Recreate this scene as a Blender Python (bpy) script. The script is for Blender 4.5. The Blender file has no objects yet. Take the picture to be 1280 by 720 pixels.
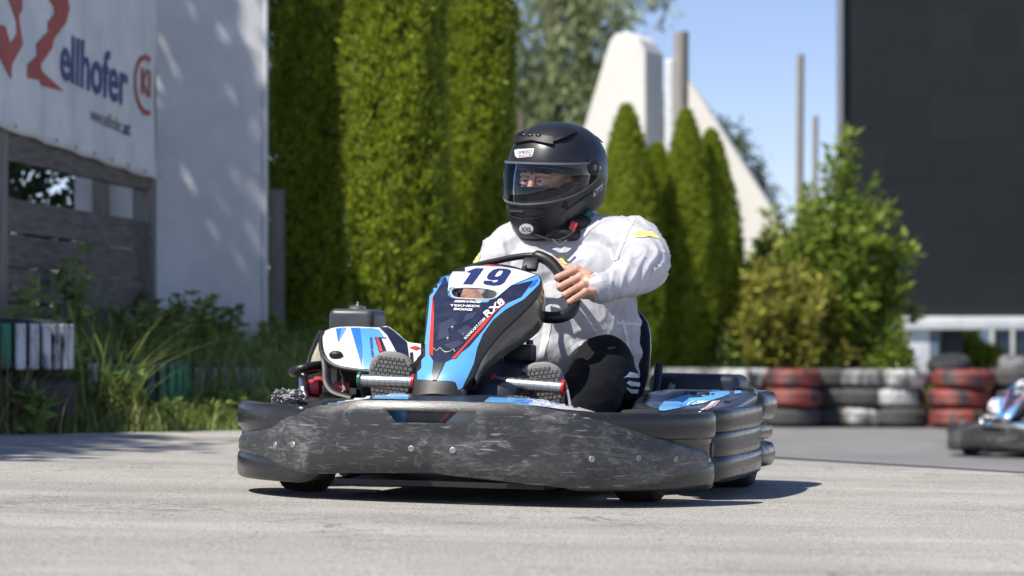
import bpy, bmesh, math, random
import numpy as np
from mathutils import Vector, Matrix, noise, Euler
from mathutils.bvhtree import BVHTree
from mathutils.geometry import delaunay_2d_cdt
random.seed(7); rng = np.random.default_rng(7)
S = bpy.context.scene; C = S.collection
R = math.radians
# ------------------------------------------------------------------ camera, sky, sun, exposure
F, HZ, HC = 3440.0, 440.0, 0.42            # focal length and horizon row (pixels of a 1280 wide frame), eye height
cam = bpy.data.cameras.new('camera'); camo = bpy.data.objects.new('camera', cam); C.objects.link(camo)
camo.location = (0, 0, HC); camo.rotation_euler = (R(90), 0, 0)
cam.sensor_width = 36; cam.lens = F/1280*36; cam.shift_y = (HZ-360)/1280
cam.clip_start = .1; cam.clip_end = 3000
cam.dof.use_dof = True; cam.dof.focus_distance = 8.0; cam.dof.aperture_fstop = 3.8
S.camera = camo
S.render.resolution_x, S.render.resolution_y = 1024, 576
SUN_EL, SUN_AZ = R(55), R(36)               # azimuth measured from -X towards the camera (-Y)
tosun = Vector((-math.cos(SUN_AZ)*math.cos(SUN_EL), -math.sin(SUN_AZ)*math.cos(SUN_EL), math.sin(SUN_EL)))
w = bpy.data.worlds.new('World'); S.world = w; w.use_nodes = True
nt = w.node_tree; bg = nt.nodes['Background']; sk = nt.nodes.new('ShaderNodeTexSky')
sk.sky_type = 'NISHITA'; sk.sun_disc = False; sk.sun_elevation = SUN_EL
sk.sun_rotation = math.atan2(tosun.x, tosun.y); sk.air_density = .8; sk.dust_density = .0; sk.ozone_density = 2.2; sk.altitude = 450
tn = nt.nodes.new('ShaderNodeMix'); tn.data_type = 'RGBA'; tn.blend_type = 'MULTIPLY'; tn.inputs[0].default_value = 1; tn.inputs[7].default_value = (1.04, .94, 1.03, 1)
nt.links.new(sk.outputs[0], tn.inputs[6]); nt.links.new(tn.outputs[2], bg.inputs[0]); bg.inputs[1].default_value = .105
sun = bpy.data.lights.new('sun', 'SUN'); suno = bpy.data.objects.new('sun', sun); C.objects.link(suno)
sun.energy = 4.8; sun.angle = R(.5); sun.color = (1, .945, .85)
suno.rotation_euler = tosun.to_track_quat('Z', 'Y').to_euler()
S.view_settings.view_transform = 'Standard'; S.view_settings.look = 'None'
S.view_settings.exposure = 0.42; S.view_settings.gamma = 1
# ------------------------------------------------------------------ helpers
def at(px, py, Y):
    return Vector(((px-640)*Y/F, Y, HC+(HZ-py)*Y/F))
def sm(a, b, x):
    t = min(1, max(0, (x-a)/(b-a))); return t*t*(3-2*t)
def lerp(a, b, t): return a+(b-a)*t
def curve(xs, ys, x):
    return float(np.interp(x, xs, ys))
def spline(pts, n, closed=False):
    pts = [Vector(p) for p in pts]; m = len(pts); out = []
    segs = m if closed else m-1
    for i in range(segs):
        if closed: p0, p1, p2, p3 = pts[i-1], pts[i], pts[(i+1) % m], pts[(i+2) % m]
        else:
            p1, p2 = pts[i], pts[i+1]; p0 = pts[i-1] if i else p1*2-p2; p3 = pts[i+2] if i+2 < m else p2*2-p1
        for k in range(n):
            t = k/n
            out.append(.5*((2*p1)+(p2-p0)*t+(2*p0-5*p1+4*p2-p3)*t*t+(3*p1-p0-3*p2+p3)*t**3))
    if not closed: out.append(pts[-1].copy())
    return out
class G:
    """a bag of vertices and faces"""
    def __init__(s): s.v, s.f = [], []
    def add(s, v, f):
        b = len(s.v); s.v += [tuple(p) for p in v]; s.f += [tuple(b+i for i in q) for q in f]; return s
    def rings(s, rings, closed=True, caps=True, loop=False):
        n = len(rings[0]); v = [p for r in rings for p in r]; f = []; m = len(rings)
        for i in range(m if loop else m-1):
            j = (i+1) % m
            for k in range(n if closed else n-1):
                l = (k+1) % n; f.append((i*n+k, i*n+l, j*n+l, j*n+k))
        if caps and closed and not loop:
            f.append(tuple(range(n-1, -1, -1))); f.append(tuple(range((m-1)*n, m*n)))
        return s.add(v, f)
    def tube(s, path, r, n=10, caps=True, loop=False, flat=1.0, up=None):
        path = [Vector(p) for p in path]; m = len(path)
        rr = r if isinstance(r, (list, tuple)) else [r]*m
        if len(rr) != m: rr = [float(np.interp(i/(m-1), np.linspace(0, 1, len(rr)), rr)) for i in range(m)]
        rings = []; N = None
        for i in range(m):
            a = path[i-1] if (i or loop) else path[0]; b = path[(i+1) % m] if (i < m-1 or loop) else path[-1]
            T = (b-a).normalized()
            if N is None:
                ref = Vector(up) if up else (Vector((0, 0, 1)) if abs(T.z) < .9 else Vector((1, 0, 0)))
                N = (ref-T*ref.dot(T)).normalized()
            else: N = (N-T*N.dot(T)).normalized()
            B = T.cross(N)
            rings.append([path[i]+N*(rr[i]*flat*math.cos(2*math.pi*k/n))+B*(rr[i]*math.sin(2*math.pi*k/n)) for k in range(n)])
        return s.rings(rings, True, caps, loop)
    def capsule(s, a, b, ra, rb, n=14, sx=1.0, side=None):
        """round-ended tapered limb; sx widens it along side"""
        a, b = Vector(a), Vector(b); T = (b-a); L = T.length; T = T/L if L > 1e-6 else Vector((0, 0, 1))
        P, Q = [], []
        for k in range(5):
            t = k/5*math.pi/2; P.append(a-T*ra*math.cos(t)); Q.append(max(1e-4, ra*math.sin(t)))
        for k in range(5):
            t = k/4; P.append(lerp(a, b, t)); Q.append(lerp(ra, rb, t))
        for k in range(1, 6):
            t = k/5*math.pi/2; P.append(b+T*rb*math.sin(t)); Q.append(max(1e-4, rb*math.cos(t)))
        ref = Vector(side) if side else (Vector((1, 0, 0)) if abs(T.x) < .9 else Vector((0, 0, 1)))
        N = (ref-T*ref.dot(T)).normalized(); B = T.cross(N)
        return s.rings([[p+N*(q*sx*math.cos(2*math.pi*k/n))+B*(q*math.sin(2*math.pi*k/n)) for k in range(n)] for p, q in zip(P, Q)])
    def chain(s, pts, rs, n=12, sx=1.0, side=None):
        for i in range(len(pts)-1): s.capsule(pts[i], pts[i+1], rs[i], rs[i+1], n, sx, side)
        return s
    def ball(s, c, r, n=20, m=12, rot=None):
        c = Vector(c); r = Vector(r) if not isinstance(r, (int, float)) else Vector((r, r, r)); M = rot.to_matrix() if rot else Matrix.Identity(3)
        return s.rings([[c+M@Vector((r.x*math.sin(t)*math.cos(2*math.pi*k/n), r.y*math.sin(t)*math.sin(2*math.pi*k/n), -r.z*math.cos(t))) for k in range(n)]
                        for t in [max(.02, min(math.pi-.02, math.pi*i/m)) for i in range(m+1)]])
    def lathe(s, prof, n=32, M=None, loop=False):
        M = M or Matrix.Identity(4)
        return s.rings([[M@Vector((r*math.cos(2*math.pi*k/n), r*math.sin(2*math.pi*k/n), z)) for k in range(n)] for r, z in prof], True, not loop, loop)
    def prism(s, poly, d, M=None):
        """poly in xz, extruded along +y by d"""
        M = M or Matrix.Identity(4); n = len(poly)
        return s.rings([[M@Vector((x, 0, z)) for x, z in poly], [M@Vector((x, d, z)) for x, z in poly]])
    def box(s, c, size, bevel=0, rot=None, seg=2):
        bm = bmesh.new(); bmesh.ops.create_cube(bm, size=1)
        for v in bm.verts: v.co = Vector(v.co)*Vector(size)
        if bevel: bmesh.ops.bevel(bm, geom=bm.edges[:], offset=bevel, segments=seg, affect='EDGES', profile=.5)
        M = Matrix.Translation(c) @ (rot.to_matrix().to_4x4() if rot else Matrix.Identity(4))
        bm.verts.index_update()
        s.add([M@v.co for v in bm.verts], [[v.index for v in f.verts] for f in bm.faces]); bm.free(); return s
    def mesh(s, name):
        me = bpy.data.meshes.new(name); me.from_pydata(s.v, [], s.f); me.update(); return me
def finish(me, smooth=True, angle=38, fix=True):
    if fix:
        bm = bmesh.new(); bm.from_mesh(me); bmesh.ops.recalc_face_normals(bm, faces=bm.faces[:]); bm.to_mesh(me); bm.free()
    me.polygons.foreach_set('use_smooth', [smooth]*len(me.polygons))
    if smooth and angle: me.set_sharp_from_angle(angle=R(angle))
    me.update()
def obj(name, g, m, parent=None, smooth=True, angle=38, fix=True, loc=None, mods=None):
    me = g if isinstance(g, bpy.types.Mesh) else g.mesh(name)
    finish(me, smooth, angle, fix)
    o = bpy.data.objects.new(name, me); C.objects.link(o)
    if m is not None: me.materials.clear(); me.materials.append(m)
    if parent is not None:
        o.parent = parent
        if parent.get('off') is not None: o.location = -Vector(parent['off'])
    if loc is not None: o.location = loc
    if mods:
        for t, kw in mods:
            md = o.modifiers.new(t.lower(), t)
            for k, v in kw.items(): setattr(md, k, v)
        o.data = baked(o); 
        for md in list(o.modifiers): o.modifiers.remove(md)
        finish(o.data, smooth, angle, False)
    return o
def baked(o):
    bpy.context.view_layer.update()
    dg = bpy.context.evaluated_depsgraph_get()
    me = bpy.data.meshes.new_from_object(o.evaluated_get(dg), depsgraph=dg)
    return me
def tmp(g, mods):
    me = g.mesh('tmp') if isinstance(g, G) else g
    o = bpy.data.objects.new('tmp', me); C.objects.link(o)
    for t, kw in mods:
        md = o.modifiers.new(t.lower(), t)
        for k, v in kw.items(): setattr(md, k, v)
    r = baked(o); bpy.data.objects.remove(o); return r
def blob(g, voxel, it=6, fac=.5):
    bm = bmesh.new(); me = g.mesh('blob'); bm.from_mesh(me); bmesh.ops.recalc_face_normals(bm, faces=bm.faces[:]); bm.to_mesh(me); bm.free()
    return tmp(me, [('REMESH', dict(mode='VOXEL', voxel_size=voxel)), ('SMOOTH', dict(factor=fac, iterations=it))])
def warp(me, fn):
    n = len(me.vertices); co = np.empty(n*3); no = np.empty(n*3)
    me.vertices.foreach_get('co', co); me.vertices.foreach_get('normal', no); co = co.reshape(-1, 3); no = no.reshape(-1, 3)
    me.vertices.foreach_set('co', fn(co.copy(), no).ravel()); me.update()
def cut(me, g):
    """me minus g"""
    cu = bpy.data.objects.new('tmp_cut', g.mesh('tmp_cut')); C.objects.link(cu); finish(cu.data, False)
    r = tmp(me, [('BOOLEAN', dict(operation='DIFFERENCE', solver='EXACT', object=cu))]); bpy.data.objects.remove(cu); return r
def tag(o, label=None, cat=None, group=None, kind=None):
    for k, v in (('label', label), ('category', cat), ('group', group), ('kind', kind)):
        if v: o[k] = v
    return o
def thing(name, label, cat, M=None, group=None):
    o = bpy.data.objects.new(name, None); C.objects.link(o); o.empty_display_size = .2
    if M is not None: o.matrix_basis = M if isinstance(M, Matrix) else Matrix.Translation(M)
    return tag(o, label, cat, group)
def copy_tree(o, parent=None):
    c = o.copy(); C.objects.link(c); c.parent = parent
    for ch in [x for x in bpy.data.objects if x.parent == o]: copy_tree(ch, c)
    return c
def world(o):
    M = o.matrix_basis.copy(); p = o.parent
    while p: M = p.matrix_basis @ M; p = p.parent
    return M
# ------------------------------------------------------------------ materials
MATS = {}
def mat(name, col, rough=.6, col2=None, nscale=6, nstretch=(1, 1, 1), contrast=(.35, .65), bump=0, bscale=60, metal=0, spec=.5, coat=0, island=0, bstretch=(1, 1, 1), trans=0, detail=6, extra=None):
    if name in MATS: return MATS[name]
    m = bpy.data.materials.new(name); m.use_nodes = True; t = m.node_tree; N = t.nodes; L = t.links
    b = N['Principled BSDF']; b.inputs['Roughness'].default_value = rough; b.inputs['Metallic'].default_value = metal
    b.inputs['Specular IOR Level'].default_value = spec; b.inputs['Coat Weight'].default_value = coat; b.inputs['Coat Roughness'].default_value = .12
    tc = N.new('ShaderNodeTexCoord'); out = None
    def ns(scale, stretch, det=detail, rot=0.0, dist=0.0):
        mp = N.new('ShaderNodeMapping'); mp.inputs['Scale'].default_value = stretch; mp.inputs['Rotation'].default_value = (0, rot, 0); L.new(tc.outputs['Object'], mp.inputs[0])
        n = N.new('ShaderNodeTexNoise'); n.inputs['Scale'].default_value = scale; n.inputs['Distortion'].default_value = dist; n.inputs['Detail'].default_value = det; n.inputs['Roughness'].default_value = .6
        L.new(mp.outputs[0], n.inputs['Vector']); return n.outputs['Fac']
    def ramp(fac, a, bb, c1, c2):
        r = N.new('ShaderNodeValToRGB'); r.color_ramp.elements[0].position = a; r.color_ramp.elements[1].position = bb
        r.color_ramp.elements[0].color = (*c1, 1); r.color_ramp.elements[1].color = (*c2, 1); L.new(fac, r.inputs[0]); return r.outputs[0]
    def mix(fac, a, bb, mode='MIX'):
        x = N.new('ShaderNodeMix'); x.data_type = 'RGBA'; x.blend_type = mode
        for s, v in ((0, fac), (6, a), (7, bb)):
            if isinstance(v, (int, float)): x.inputs[s].default_value = v
            elif isinstance(v, tuple): x.inputs[s].default_value = (*v, 1)
            else: L.new(v, x.inputs[s])
        return x.outputs[2]
    if col2: out = ramp(ns(nscale, nstretch), *contrast, col, col2)
    else: out = ramp(ns(nscale, nstretch), .3, .7, tuple(c*.88 for c in col), tuple(min(1, c*1.1) for c in col))
    if extra: out = extra(N, L, out, ns, ramp, mix, b)
    if island:
        g = N.new('ShaderNodeNewGeometry'); h = N.new('ShaderNodeHueSaturation'); mr = N.new('ShaderNodeMapRange')
        L.new(g.outputs['Random Per Island'], mr.inputs[0]); mr.inputs[3].default_value = 1-island; mr.inputs[4].default_value = 1+island
        L.new(mr.outputs[0], h.inputs['Value']); L.new(out, h.inputs['Color'])
        m2 = N.new('ShaderNodeMapRange'); L.new(g.outputs['Random Per Island'], m2.inputs[0]); m2.inputs[3].default_value = .5-.05*island; m2.inputs[4].default_value = .5+.02*island
        L.new(m2.outputs[0], h.inputs['Hue']); out = h.outputs[0]
    L.new(out, b.inputs['Base Color'])
    if bump:
        bp = N.new('ShaderNodeBump'); bp.inputs['Strength'].default_value = bump; bp.inputs['Distance'].default_value = .01
        L.new(ns(bscale, bstretch), bp.inputs['Height']); L.new(bp.outputs[0], b.inputs['Normal'])
    if trans:
        tr = N.new('ShaderNodeBsdfTranslucent'); L.new(out, tr.inputs[0]); ms = N.new('ShaderNodeMixShader'); ms.inputs[0].default_value = trans
        L.new(b.outputs[0], ms.inputs[1]); L.new(tr.outputs[0], ms.inputs[2]); L.new(ms.outputs[0], N['Material Output'].inputs[0])
    MATS[name] = m; return m
def scuffs(amount, tint=(.34, .34, .34)):
    def f(N, L, out, ns, ramp, mix, b):
        def lines(sc, st, lo, hi, rot): return ramp(ns(sc, (1, 1, st), 6, rot, .6), lo, hi, (0, 0, 0), (1, 1, 1))
        m1 = ramp(ns(4.2, (1, 1, 1.7), 14, .1, 1.2), .47, .66, (0, 0, 0), (1, 1, 1))          # rubbed smears
        m2 = ramp(ns(1.9, (1, 1, 1.4), 3, .2), .38, .62, (.10, .10, .10), (1, 1, 1))
        m3 = ramp(ns(48, (1, 1, 2.4), 8, .15, .8), .40, .66, (.15, .15, .15), (1, 1, 1))
        m4 = ramp(ns(13, (1, 1, 2.2), 12, -.1, 1.5), .55, .68, (0, 0, 0), (1, 1, 1))
        k = mix(1.0, mix(1.0, m1, m2, 'MULTIPLY'), m3, 'MULTIPLY'); k = mix(.55, (0, 0, 0), k); k = mix(.55, k, mix(1.0, m4, m3, 'MULTIPLY'), 'SCREEN')
        for sc, st, lo, hi, rot, f_ in ((9, 13, .63, .68, .04, .7), (8, 16, .64, .69, -.25, .55), (10, 12, .65, .70, .35, .5), (6, 18, .66, .70, 1.2, .35)):
            k = mix(f_, k, lines(sc, st, lo, hi, rot), 'SCREEN')
        x = N.new('ShaderNodeMath'); x.operation = 'MULTIPLY'; x.inputs[1].default_value = amount; L.new(k, x.inputs[0])
        o = mix(x.outputs[0], out, tint)
        y = N.new('ShaderNodeMath'); y.operation = 'MULTIPLY_ADD'; y.inputs[1].default_value = .35; y.inputs[2].default_value = b.inputs['Roughness'].default_value
        L.new(k, y.inputs[0]); L.new(y.outputs[0], b.inputs['Roughness'])
        return o
    return f
def dust(amount, tint=(.3, .28, .24), sc=9):
    def f(N, L, out, ns, ramp, mix, b):
        a = ramp(ns(sc, (1, 1, 1), 8), .45, .75, (0, 0, 0), (1, 1, 1))
        x = N.new('ShaderNodeMath'); x.operation = 'MULTIPLY'; x.inputs[1].default_value = amount; L.new(a, x.inputs[0])
        return mix(x.outputs[0], out, tint)
    return f
mScuff = mat('scuffed_black_plastic', (.036, .036, .037), .36, bump=.08, bscale=60, bstretch=(1, 1, 5), extra=scuffs(.8, (.40, .40, .39)))
mRoll = mat('black_plastic', (.022, .022, .023), .22, bump=.035, bscale=9, extra=scuffs(.16, (.22, .21, .19)))
mBlack = mat('matte_black', (.014, .014, .016), .5, bump=.06, bscale=90)
mNavyPl = mat('navy_plastic', (.012, .015, .028), .38, bump=.04, bscale=30, extra=dust(.06))
mRubber = mat('rubber', (.018, .018, .019), .75, bump=.15, bscale=70, extra=dust(.25, (.14, .13, .12)))
mGrip = mat('grip_rubber', (.012, .012, .013), .38, bump=.12, bscale=220)
mLBlue = mat('light_blue_vinyl', (.10, .36, .72), .3, coat=.4, extra=dust(.16, (.3, .33, .36), 20))
mMBlue = mat('mid_blue_vinyl', (.03, .17, .62), .3, coat=.4)
mNavy = mat('navy_vinyl', (.014, .018, .045), .3, coat=.4, extra=dust(.12, (.16, .17, .2), 26))
mNavy2 = mat('navy_vinyl_print', (.035, .045, .08), .35, coat=.3)
mNumber = mat('number_blue', (.02, .03, .12), .35, coat=.3)
mWhiteV = mat('white_vinyl', (.74, .74, .73), .3, coat=.4, extra=dust(.15, (.45, .43, .4), 14))
mLetter = mat('white_print', (.8, .8, .8), .4)
mRed = mat('red_vinyl', (.62, .045, .03), .35, coat=.3)
mRedM = mat('red_metal', (.5, .02, .025), .35, coat=.3)
mSteel = mat('brushed_steel', (.6, .59, .56), .33, metal=1, bump=.2, bscale=30, bstretch=(9, 1, 1))
mBolt = mat('bolt_steel', (.34, .34, .33), .55, metal=.7)
mFlank = mat('dirty_glossy_plastic', (.06, .055, .045), .22, col2=(.15, .13, .095), nscale=7, coat=.5)
mCream = mat('bare_cream_fibreglass', (.5, .46, .34), .7, col2=(.3, .27, .2), nscale=14, bump=.3, bscale=30)
mSkin = mat('skin', (.64, .38, .275), .45, col2=(.54, .285, .195), nscale=22, bump=.12, bscale=160)
mHelmet = mat('satin_black_helmet', (.014, .015, .018), .33, spec=.55, extra=dust(.05, (.2, .2, .2), 20))
mHelmetTrim = mat('helmet_trim', (.009, .009, .01), .5)
mPad = mat('helmet_padding', (.02, .02, .022), .9, bump=.3, bscale=120)
mTrouser = mat('black_trousers', (.0055, .006, .008), .85, spec=.25, bump=.25, bscale=260)
mShoe = mat('shoe_upper', (.03, .03, .033), .7)
mSole = mat('shoe_sole', (.24, .235, .22), .8, bump=.3, bscale=90)
mYellow = mat('reflective_yellow', (.72, .78, .22), .4)
mBrow = mat('dark_hair', (.02, .013, .01), .8)
mEye = mat('eye', (.6, .56, .5), .25)
def jacket_mat():
    m = mat('sheer_white_jacket', (.72, .74, .785), .5, bump=.32, bscale=30, bstretch=(1.6, 1, .8), trans=.38); return m
mJacket = jacket_mat()
def clear_mat(name, tint, gloss=.10, rough=.04):
    m = bpy.data.materials.new(name); m.use_nodes = True; t = m.node_tree; N = t.nodes; L = t.links; N.remove(N['Principled BSDF'])
    tr = N.new('ShaderNodeBsdfTransparent'); tr.inputs[0].default_value = (*tint, 1); gl = N.new('ShaderNodeBsdfGlossy'); gl.inputs['Roughness'].default_value = rough
    fr = N.new('ShaderNodeFresnel'); fr.inputs[0].default_value = 1.33; ad = N.new('ShaderNodeMath'); ad.operation = 'ADD'; ad.inputs[1].default_value = gloss; ad.use_clamp = True
    L.new(fr.outputs[0], ad.inputs[0]); mx = N.new('ShaderNodeMixShader'); L.new(ad.outputs[0], mx.inputs[0]); L.new(tr.outputs[0], mx.inputs[1]); L.new(gl.outputs[0], mx.inputs[2])
    L.new(mx.outputs[0], N['Material Output'].inputs[0]); return m
mVisor = clear_mat('clear_visor', (.955, .96, .965), .0, .03)
mWood = mat('weathered_timber', (.10, .09, .082), .85, col2=(.19, .175, .16), nscale=5, nstretch=(1, 1, 8), bump=.4, bscale=14, bstretch=(1, 1, 10))
mPost = mat('weathered_post', (.16, .145, .13), .85, col2=(.26, .245, .225), nscale=5, nstretch=(8, 8, .7), bump=.4, bscale=14, bstretch=(10, 10, .6))
mBanner = mat('white_banner', (.80, .81, .82), .45, bump=.15, bscale=9, trans=.1, extra=dust(.12, (.4, .42, .42), 3))
mBannerRed = mat('banner_red', (.42, .06, .05), .5); mBannerBlue = mat('banner_blue', (.035, .06, .24), .5); mBannerGrey = mat('banner_grey', (.12, .12, .11), .5)
mWall = mat('white_render', (.74, .745, .74), .8, col2=(.62, .63, .63), nscale=2.5, bump=.25, bscale=40, extra=dust(.15, (.33, .34, .32), 2.2))
mConc = mat('white_concrete', (.80, .78, .72), .85, col2=(.72, .70, .64), nscale=1.2, bump=.2, bscale=12)
mWhiteM = mat('white_painted_metal', (.70, .72, .74), .45)
def objvar(amt):
    def f(N, L, out, ns, ramp, mix, b):
        oi = N.new('ShaderNodeObjectInfo'); mr = N.new('ShaderNodeMapRange'); L.new(oi.outputs['Random'], mr.inputs[0]); mr.inputs[3].default_value = 1-amt; mr.inputs[4].default_value = 1+amt
        h = N.new('ShaderNodeHueSaturation'); L.new(mr.outputs[0], h.inputs['Value']); L.new(out, h.inputs['Color']); return h.outputs[0]
    return f
mPole = mat('pale_grey_timber', (.27, .25, .225), .85, col2=(.38, .35, .315), nscale=5, nstretch=(8, 8, .7), bump=.3, bscale=14)
mScreen = mat('led_module_black', (.008, .0102, .0115), .55, bump=.1, bscale=40, extra=objvar(.22))
mGreyBlue = mat('grey_blue_metal', (.14, .19, .28), .5)
mAspA = None
# ------------------------------------------------------------------ ground
def xl(Y):          # left edge of the tarmac
    if Y < 15: return -1.4+(Y-13.8)/1.4
    return curve([15, 18, 24, 28.9], [-.543, .3, .9, 1.2], Y)
def xc(Y):          # crest where the light apron ends
    if Y > 11.4: return -1.5+(15-Y)/1.385
    return 1.1+(11.4-Y)*.86
def hgt(x, y):
    z = -.02*(max(-4, min(4, x))+.12)
    s = (y+1.385*(x+1.5)-15)/1.708
    z -= (.47+z*.8)*sm(0, 4.5, s)
    return z+.12*sm(24, 29, y)*sm(0, 2, s)
def ground_z(x, y):
    h = hgt(x, y); Y = max(4, min(28.9, y)); d = xl(Y)-x
    if d > 0:
        hb = hgt(xl(Y), y); k = sm(0, 1.5, d); h = lerp(h, max(hb, .0), k)+.30*sm(.5, 3, d)
    else: h -= .012+.06*sm(0, .3, -d)*(1-sm(28.7, 28.9, y))
    back = sm(29.6, 32, y)
    return lerp(h, max(h, -.08), back)
def grid_obj(name, rows, m):
    n = len(rows[0]); g = G(); g.rings(rows, closed=False); return tag(obj(name, g, m, angle=None), kind='structure')
xs = sorted(set([-600, -200, -60, -25]+[round(-14+.35*i, 3) for i in range(95)]+[25, 60, 200, 600]))
ys = sorted(set([-60, -20, -8]+[round(-3+.5*i, 3) for i in range(76)]+[38, 45, 60, 100, 300, 900]))
mSoil = mat('grassy_soil', (.05, .075, .022), .95, col2=(.15, .125, .075), nscale=1.3, bump=.5, bscale=12)
grid_obj('ground', [[(x, y, ground_z(x, y)) for x in xs] for y in ys], mSoil)
def asphalt(name, c1, c2, speck, streak):
    def ex(N, L, out, ns, ramp, mix, b):
        a = ramp(ns(150, (1, 1, 1), 3), .38, .62, (.54, .54, .54), (1.28, 1.28, 1.28))
        o = mix(speck, out, mix(1.0, out, a, 'MULTIPLY'))
        d = ramp(ns(38, (1, 1, 1), 2), .66, .72, (0, 0, 0), (1, 1, 1))
        o = mix(mix(1.0, d, (.45, .45, .45), 'MULTIPLY'), o, (.10, .095, .085))
        s = ramp(ns(1.1, (.35, 2.2, 1), 6), .35, .7, (.74, .74, .75), (1.16, 1.15, 1.12))
        o = mix(streak, o, mix(1.0, o, s, 'MULTIPLY'))
        k = ramp(ns(.9, (.5, 1.6, 1), 9), .60, .68, (1, 1, 1), (.62, .61, .60))
        o = mix(streak*.6, o, mix(1.0, o, k, 'MULTIPLY'))
        cr = N.new('ShaderNodeValToRGB'); cr.color_ramp.elements[0].position = .488; cr.color_ramp.elements[1].position = .512; cr.color_ramp.elements[0].color = cr.color_ramp.elements[1].color = (1, 1, 1, 1)
        md = cr.color_ramp.elements.new(.5); md.color = (.42, .40, .38, 1); L.new(ns(1.5, (1, 1, 1), 12, 0.0, .8), cr.inputs[0])      # hairline cracks
        ms = ramp(ns(.55, (1, 1, 1), 3), .50, .60, (0, 0, 0), (1, 1, 1))
        return mix(ms, o, mix(1.0, o, cr.outputs[0], 'MULTIPLY'))
    return mat(name, c1, .85, col2=c2, nscale=2.5, contrast=(.3, .7), bump=.55, bscale=110, extra=ex, spec=.3)
mAspA = asphalt('old_light_asphalt', (.375, .36, .328), (.445, .428, .392), 1.0, .7)
mAspB = asphalt('grey_asphalt', (.20, .198, .20), (.25, .247, .248), .5, .6)
rows = []
for Y in [-3, -1, 0, 1, 2, 3]+[3.5+.25*i for i in range(44)]:
    a, b = xl(Y), min(14, xc(Y))
    if b < a: break
    rows.append([(lerp(a, b, k/60), Y, hgt(lerp(a, b, k/60), Y)) for k in range(61)])
grid_obj('asphalt_apron', rows, mAspA)
rows = []
for Y in [0, 3, 6, 8]+[9+.25*i for i in range(80)]:
    a = max(xl(Y), xc(Y)-.06); rows.append([(lerp(a, 26, (k/50)**1.6), Y, hgt(lerp(a, 26, (k/50)**1.6), Y)-.006) for k in range(51)])
grid_obj('race_track', rows, mAspB)
rows = []
for k in range(41):                                    # narrow dark strip laid along the crest
    Y = 13.9-k*.15; rows.append([(xc(Y)+j, Y+j*.6, hgt(xc(Y)+j, Y+j*.6)+.003) for j in (.0, .06, .14)])
grid_obj('dark_crest_strip', rows, mat('dark_strip', (.035, .035, .037), .7, bump=.3, bscale=60))
# ------------------------------------------------------------------ kart
ANG, ROLL = R(13), .02
MK = Matrix.Translation((-.12, 8, 0)) @ Matrix.Rotation(ROLL, 4, 'Y') @ Matrix.Rotation(-ANG, 4, 'Z')
MKi = MK.inverted()
def K(px, py, y=None, x=None, z=None, pl=None):
    """point of the kart's own space seen at a pixel, on a plane of that space"""
    c = MKi @ Vector((0, 0, HC)); d = MKi.to_3x3() @ Vector(((px-640)/F, 1, (HZ-py)/F))
    if pl: p, n = pl; t = (p-c).dot(n)/d.dot(n)
    else:
        i, v = (0, x) if x is not None else (1, y) if y is not None else (2, z); t = (v-c[i])/d[i]
    return c+d*t
EYE = Vector((0, 0, HC))
def cdt_fill(poly, step):
    poly = [Vector(p).to_2d() for p in poly]; V = []; n = len(poly)
    for i in range(n):
        a, b = poly[i], poly[(i+1) % n]; k = max(1, int((b-a).length/step))
        V += [a.lerp(b, j/k) for j in range(k)]
    m = len(V); E = [(i, (i+1) % m) for i in range(m)]
    x0, x1 = min(p.x for p in V), max(p.x for p in V); y0, y1 = min(p.y for p in V), max(p.y for p in V)
    X = x0+step*.5
    while X < x1:
        Y = y0+step*.5
        while Y < y1:
            if inside(X, Y, poly): V.append(Vector((X, Y)))
            Y += step
        X += step
    v, e, f, *_ = delaunay_2d_cdt(V, E, [list(range(m))], 1, 1e-4)
    return v, f
def inside(x, y, P):
    c = False; n = len(P); j = n-1
    for i in range(n):
        if (P[i].y > y) != (P[j].y > y) and x < (P[j].x-P[i].x)*(y-P[i].y)/(P[j].y-P[i].y)+P[i].x: c = not c
        j = i
    return c
BV = {}
def press(name, v2, faces, target, m, parent, eps):
    """lay flat print on the surface of target, found along the sight line"""
    W = world(target)
    if target.name not in BV:
        me = target.data; BV[target.name] = BVHTree.FromPolygons([W @ v.co for v in me.vertices], [p.vertices[:] for p in me.polygons])
    bv = BV[target.name]; Wi = world(parent).inverted(); P = []
    for p in v2:
        d = Vector(((p[0]-640)/F, 1, (HZ-p[1])/F)).normalized(); h, nn, _, _ = bv.ray_cast(EYE, d)
        if h is None: P.append(None); continue
        if nn.dot(d) > 0: nn = -nn
        P.append(Wi @ (h+nn*eps))
    g = G(); ok = {i: k for k, i in enumerate([i for i, p in enumerate(P) if p is not None])}
    F_ = [tuple(ok[i] for i in f) for f in faces if all(i in ok for i in f)]
    lim = 0.3
    g.v = [tuple(p) for p in P if p is not None]
    g.f = [f for f in F_ if max((Vector(g.v[f[i]])-Vector(g.v[f[i-1]])).length for i in range(len(f))) < lim*max(1, step_scale[0])]
    if not g.f: print('EMPTY DECAL', name); return None
    me = g.mesh(name); o = bpy.data.objects.new(name, me); C.objects.link(o); o.parent = parent; me.materials.append(m)
    me.polygons.foreach_set('use_smooth', [True]*len(me.polygons)); return o
step_scale = [1.0]
def decal(name, poly, target, m, parent, eps=.0012, step=5):
    v, f = cdt_fill(poly, step); return press(name, v, f, target, m, parent, eps)
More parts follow.
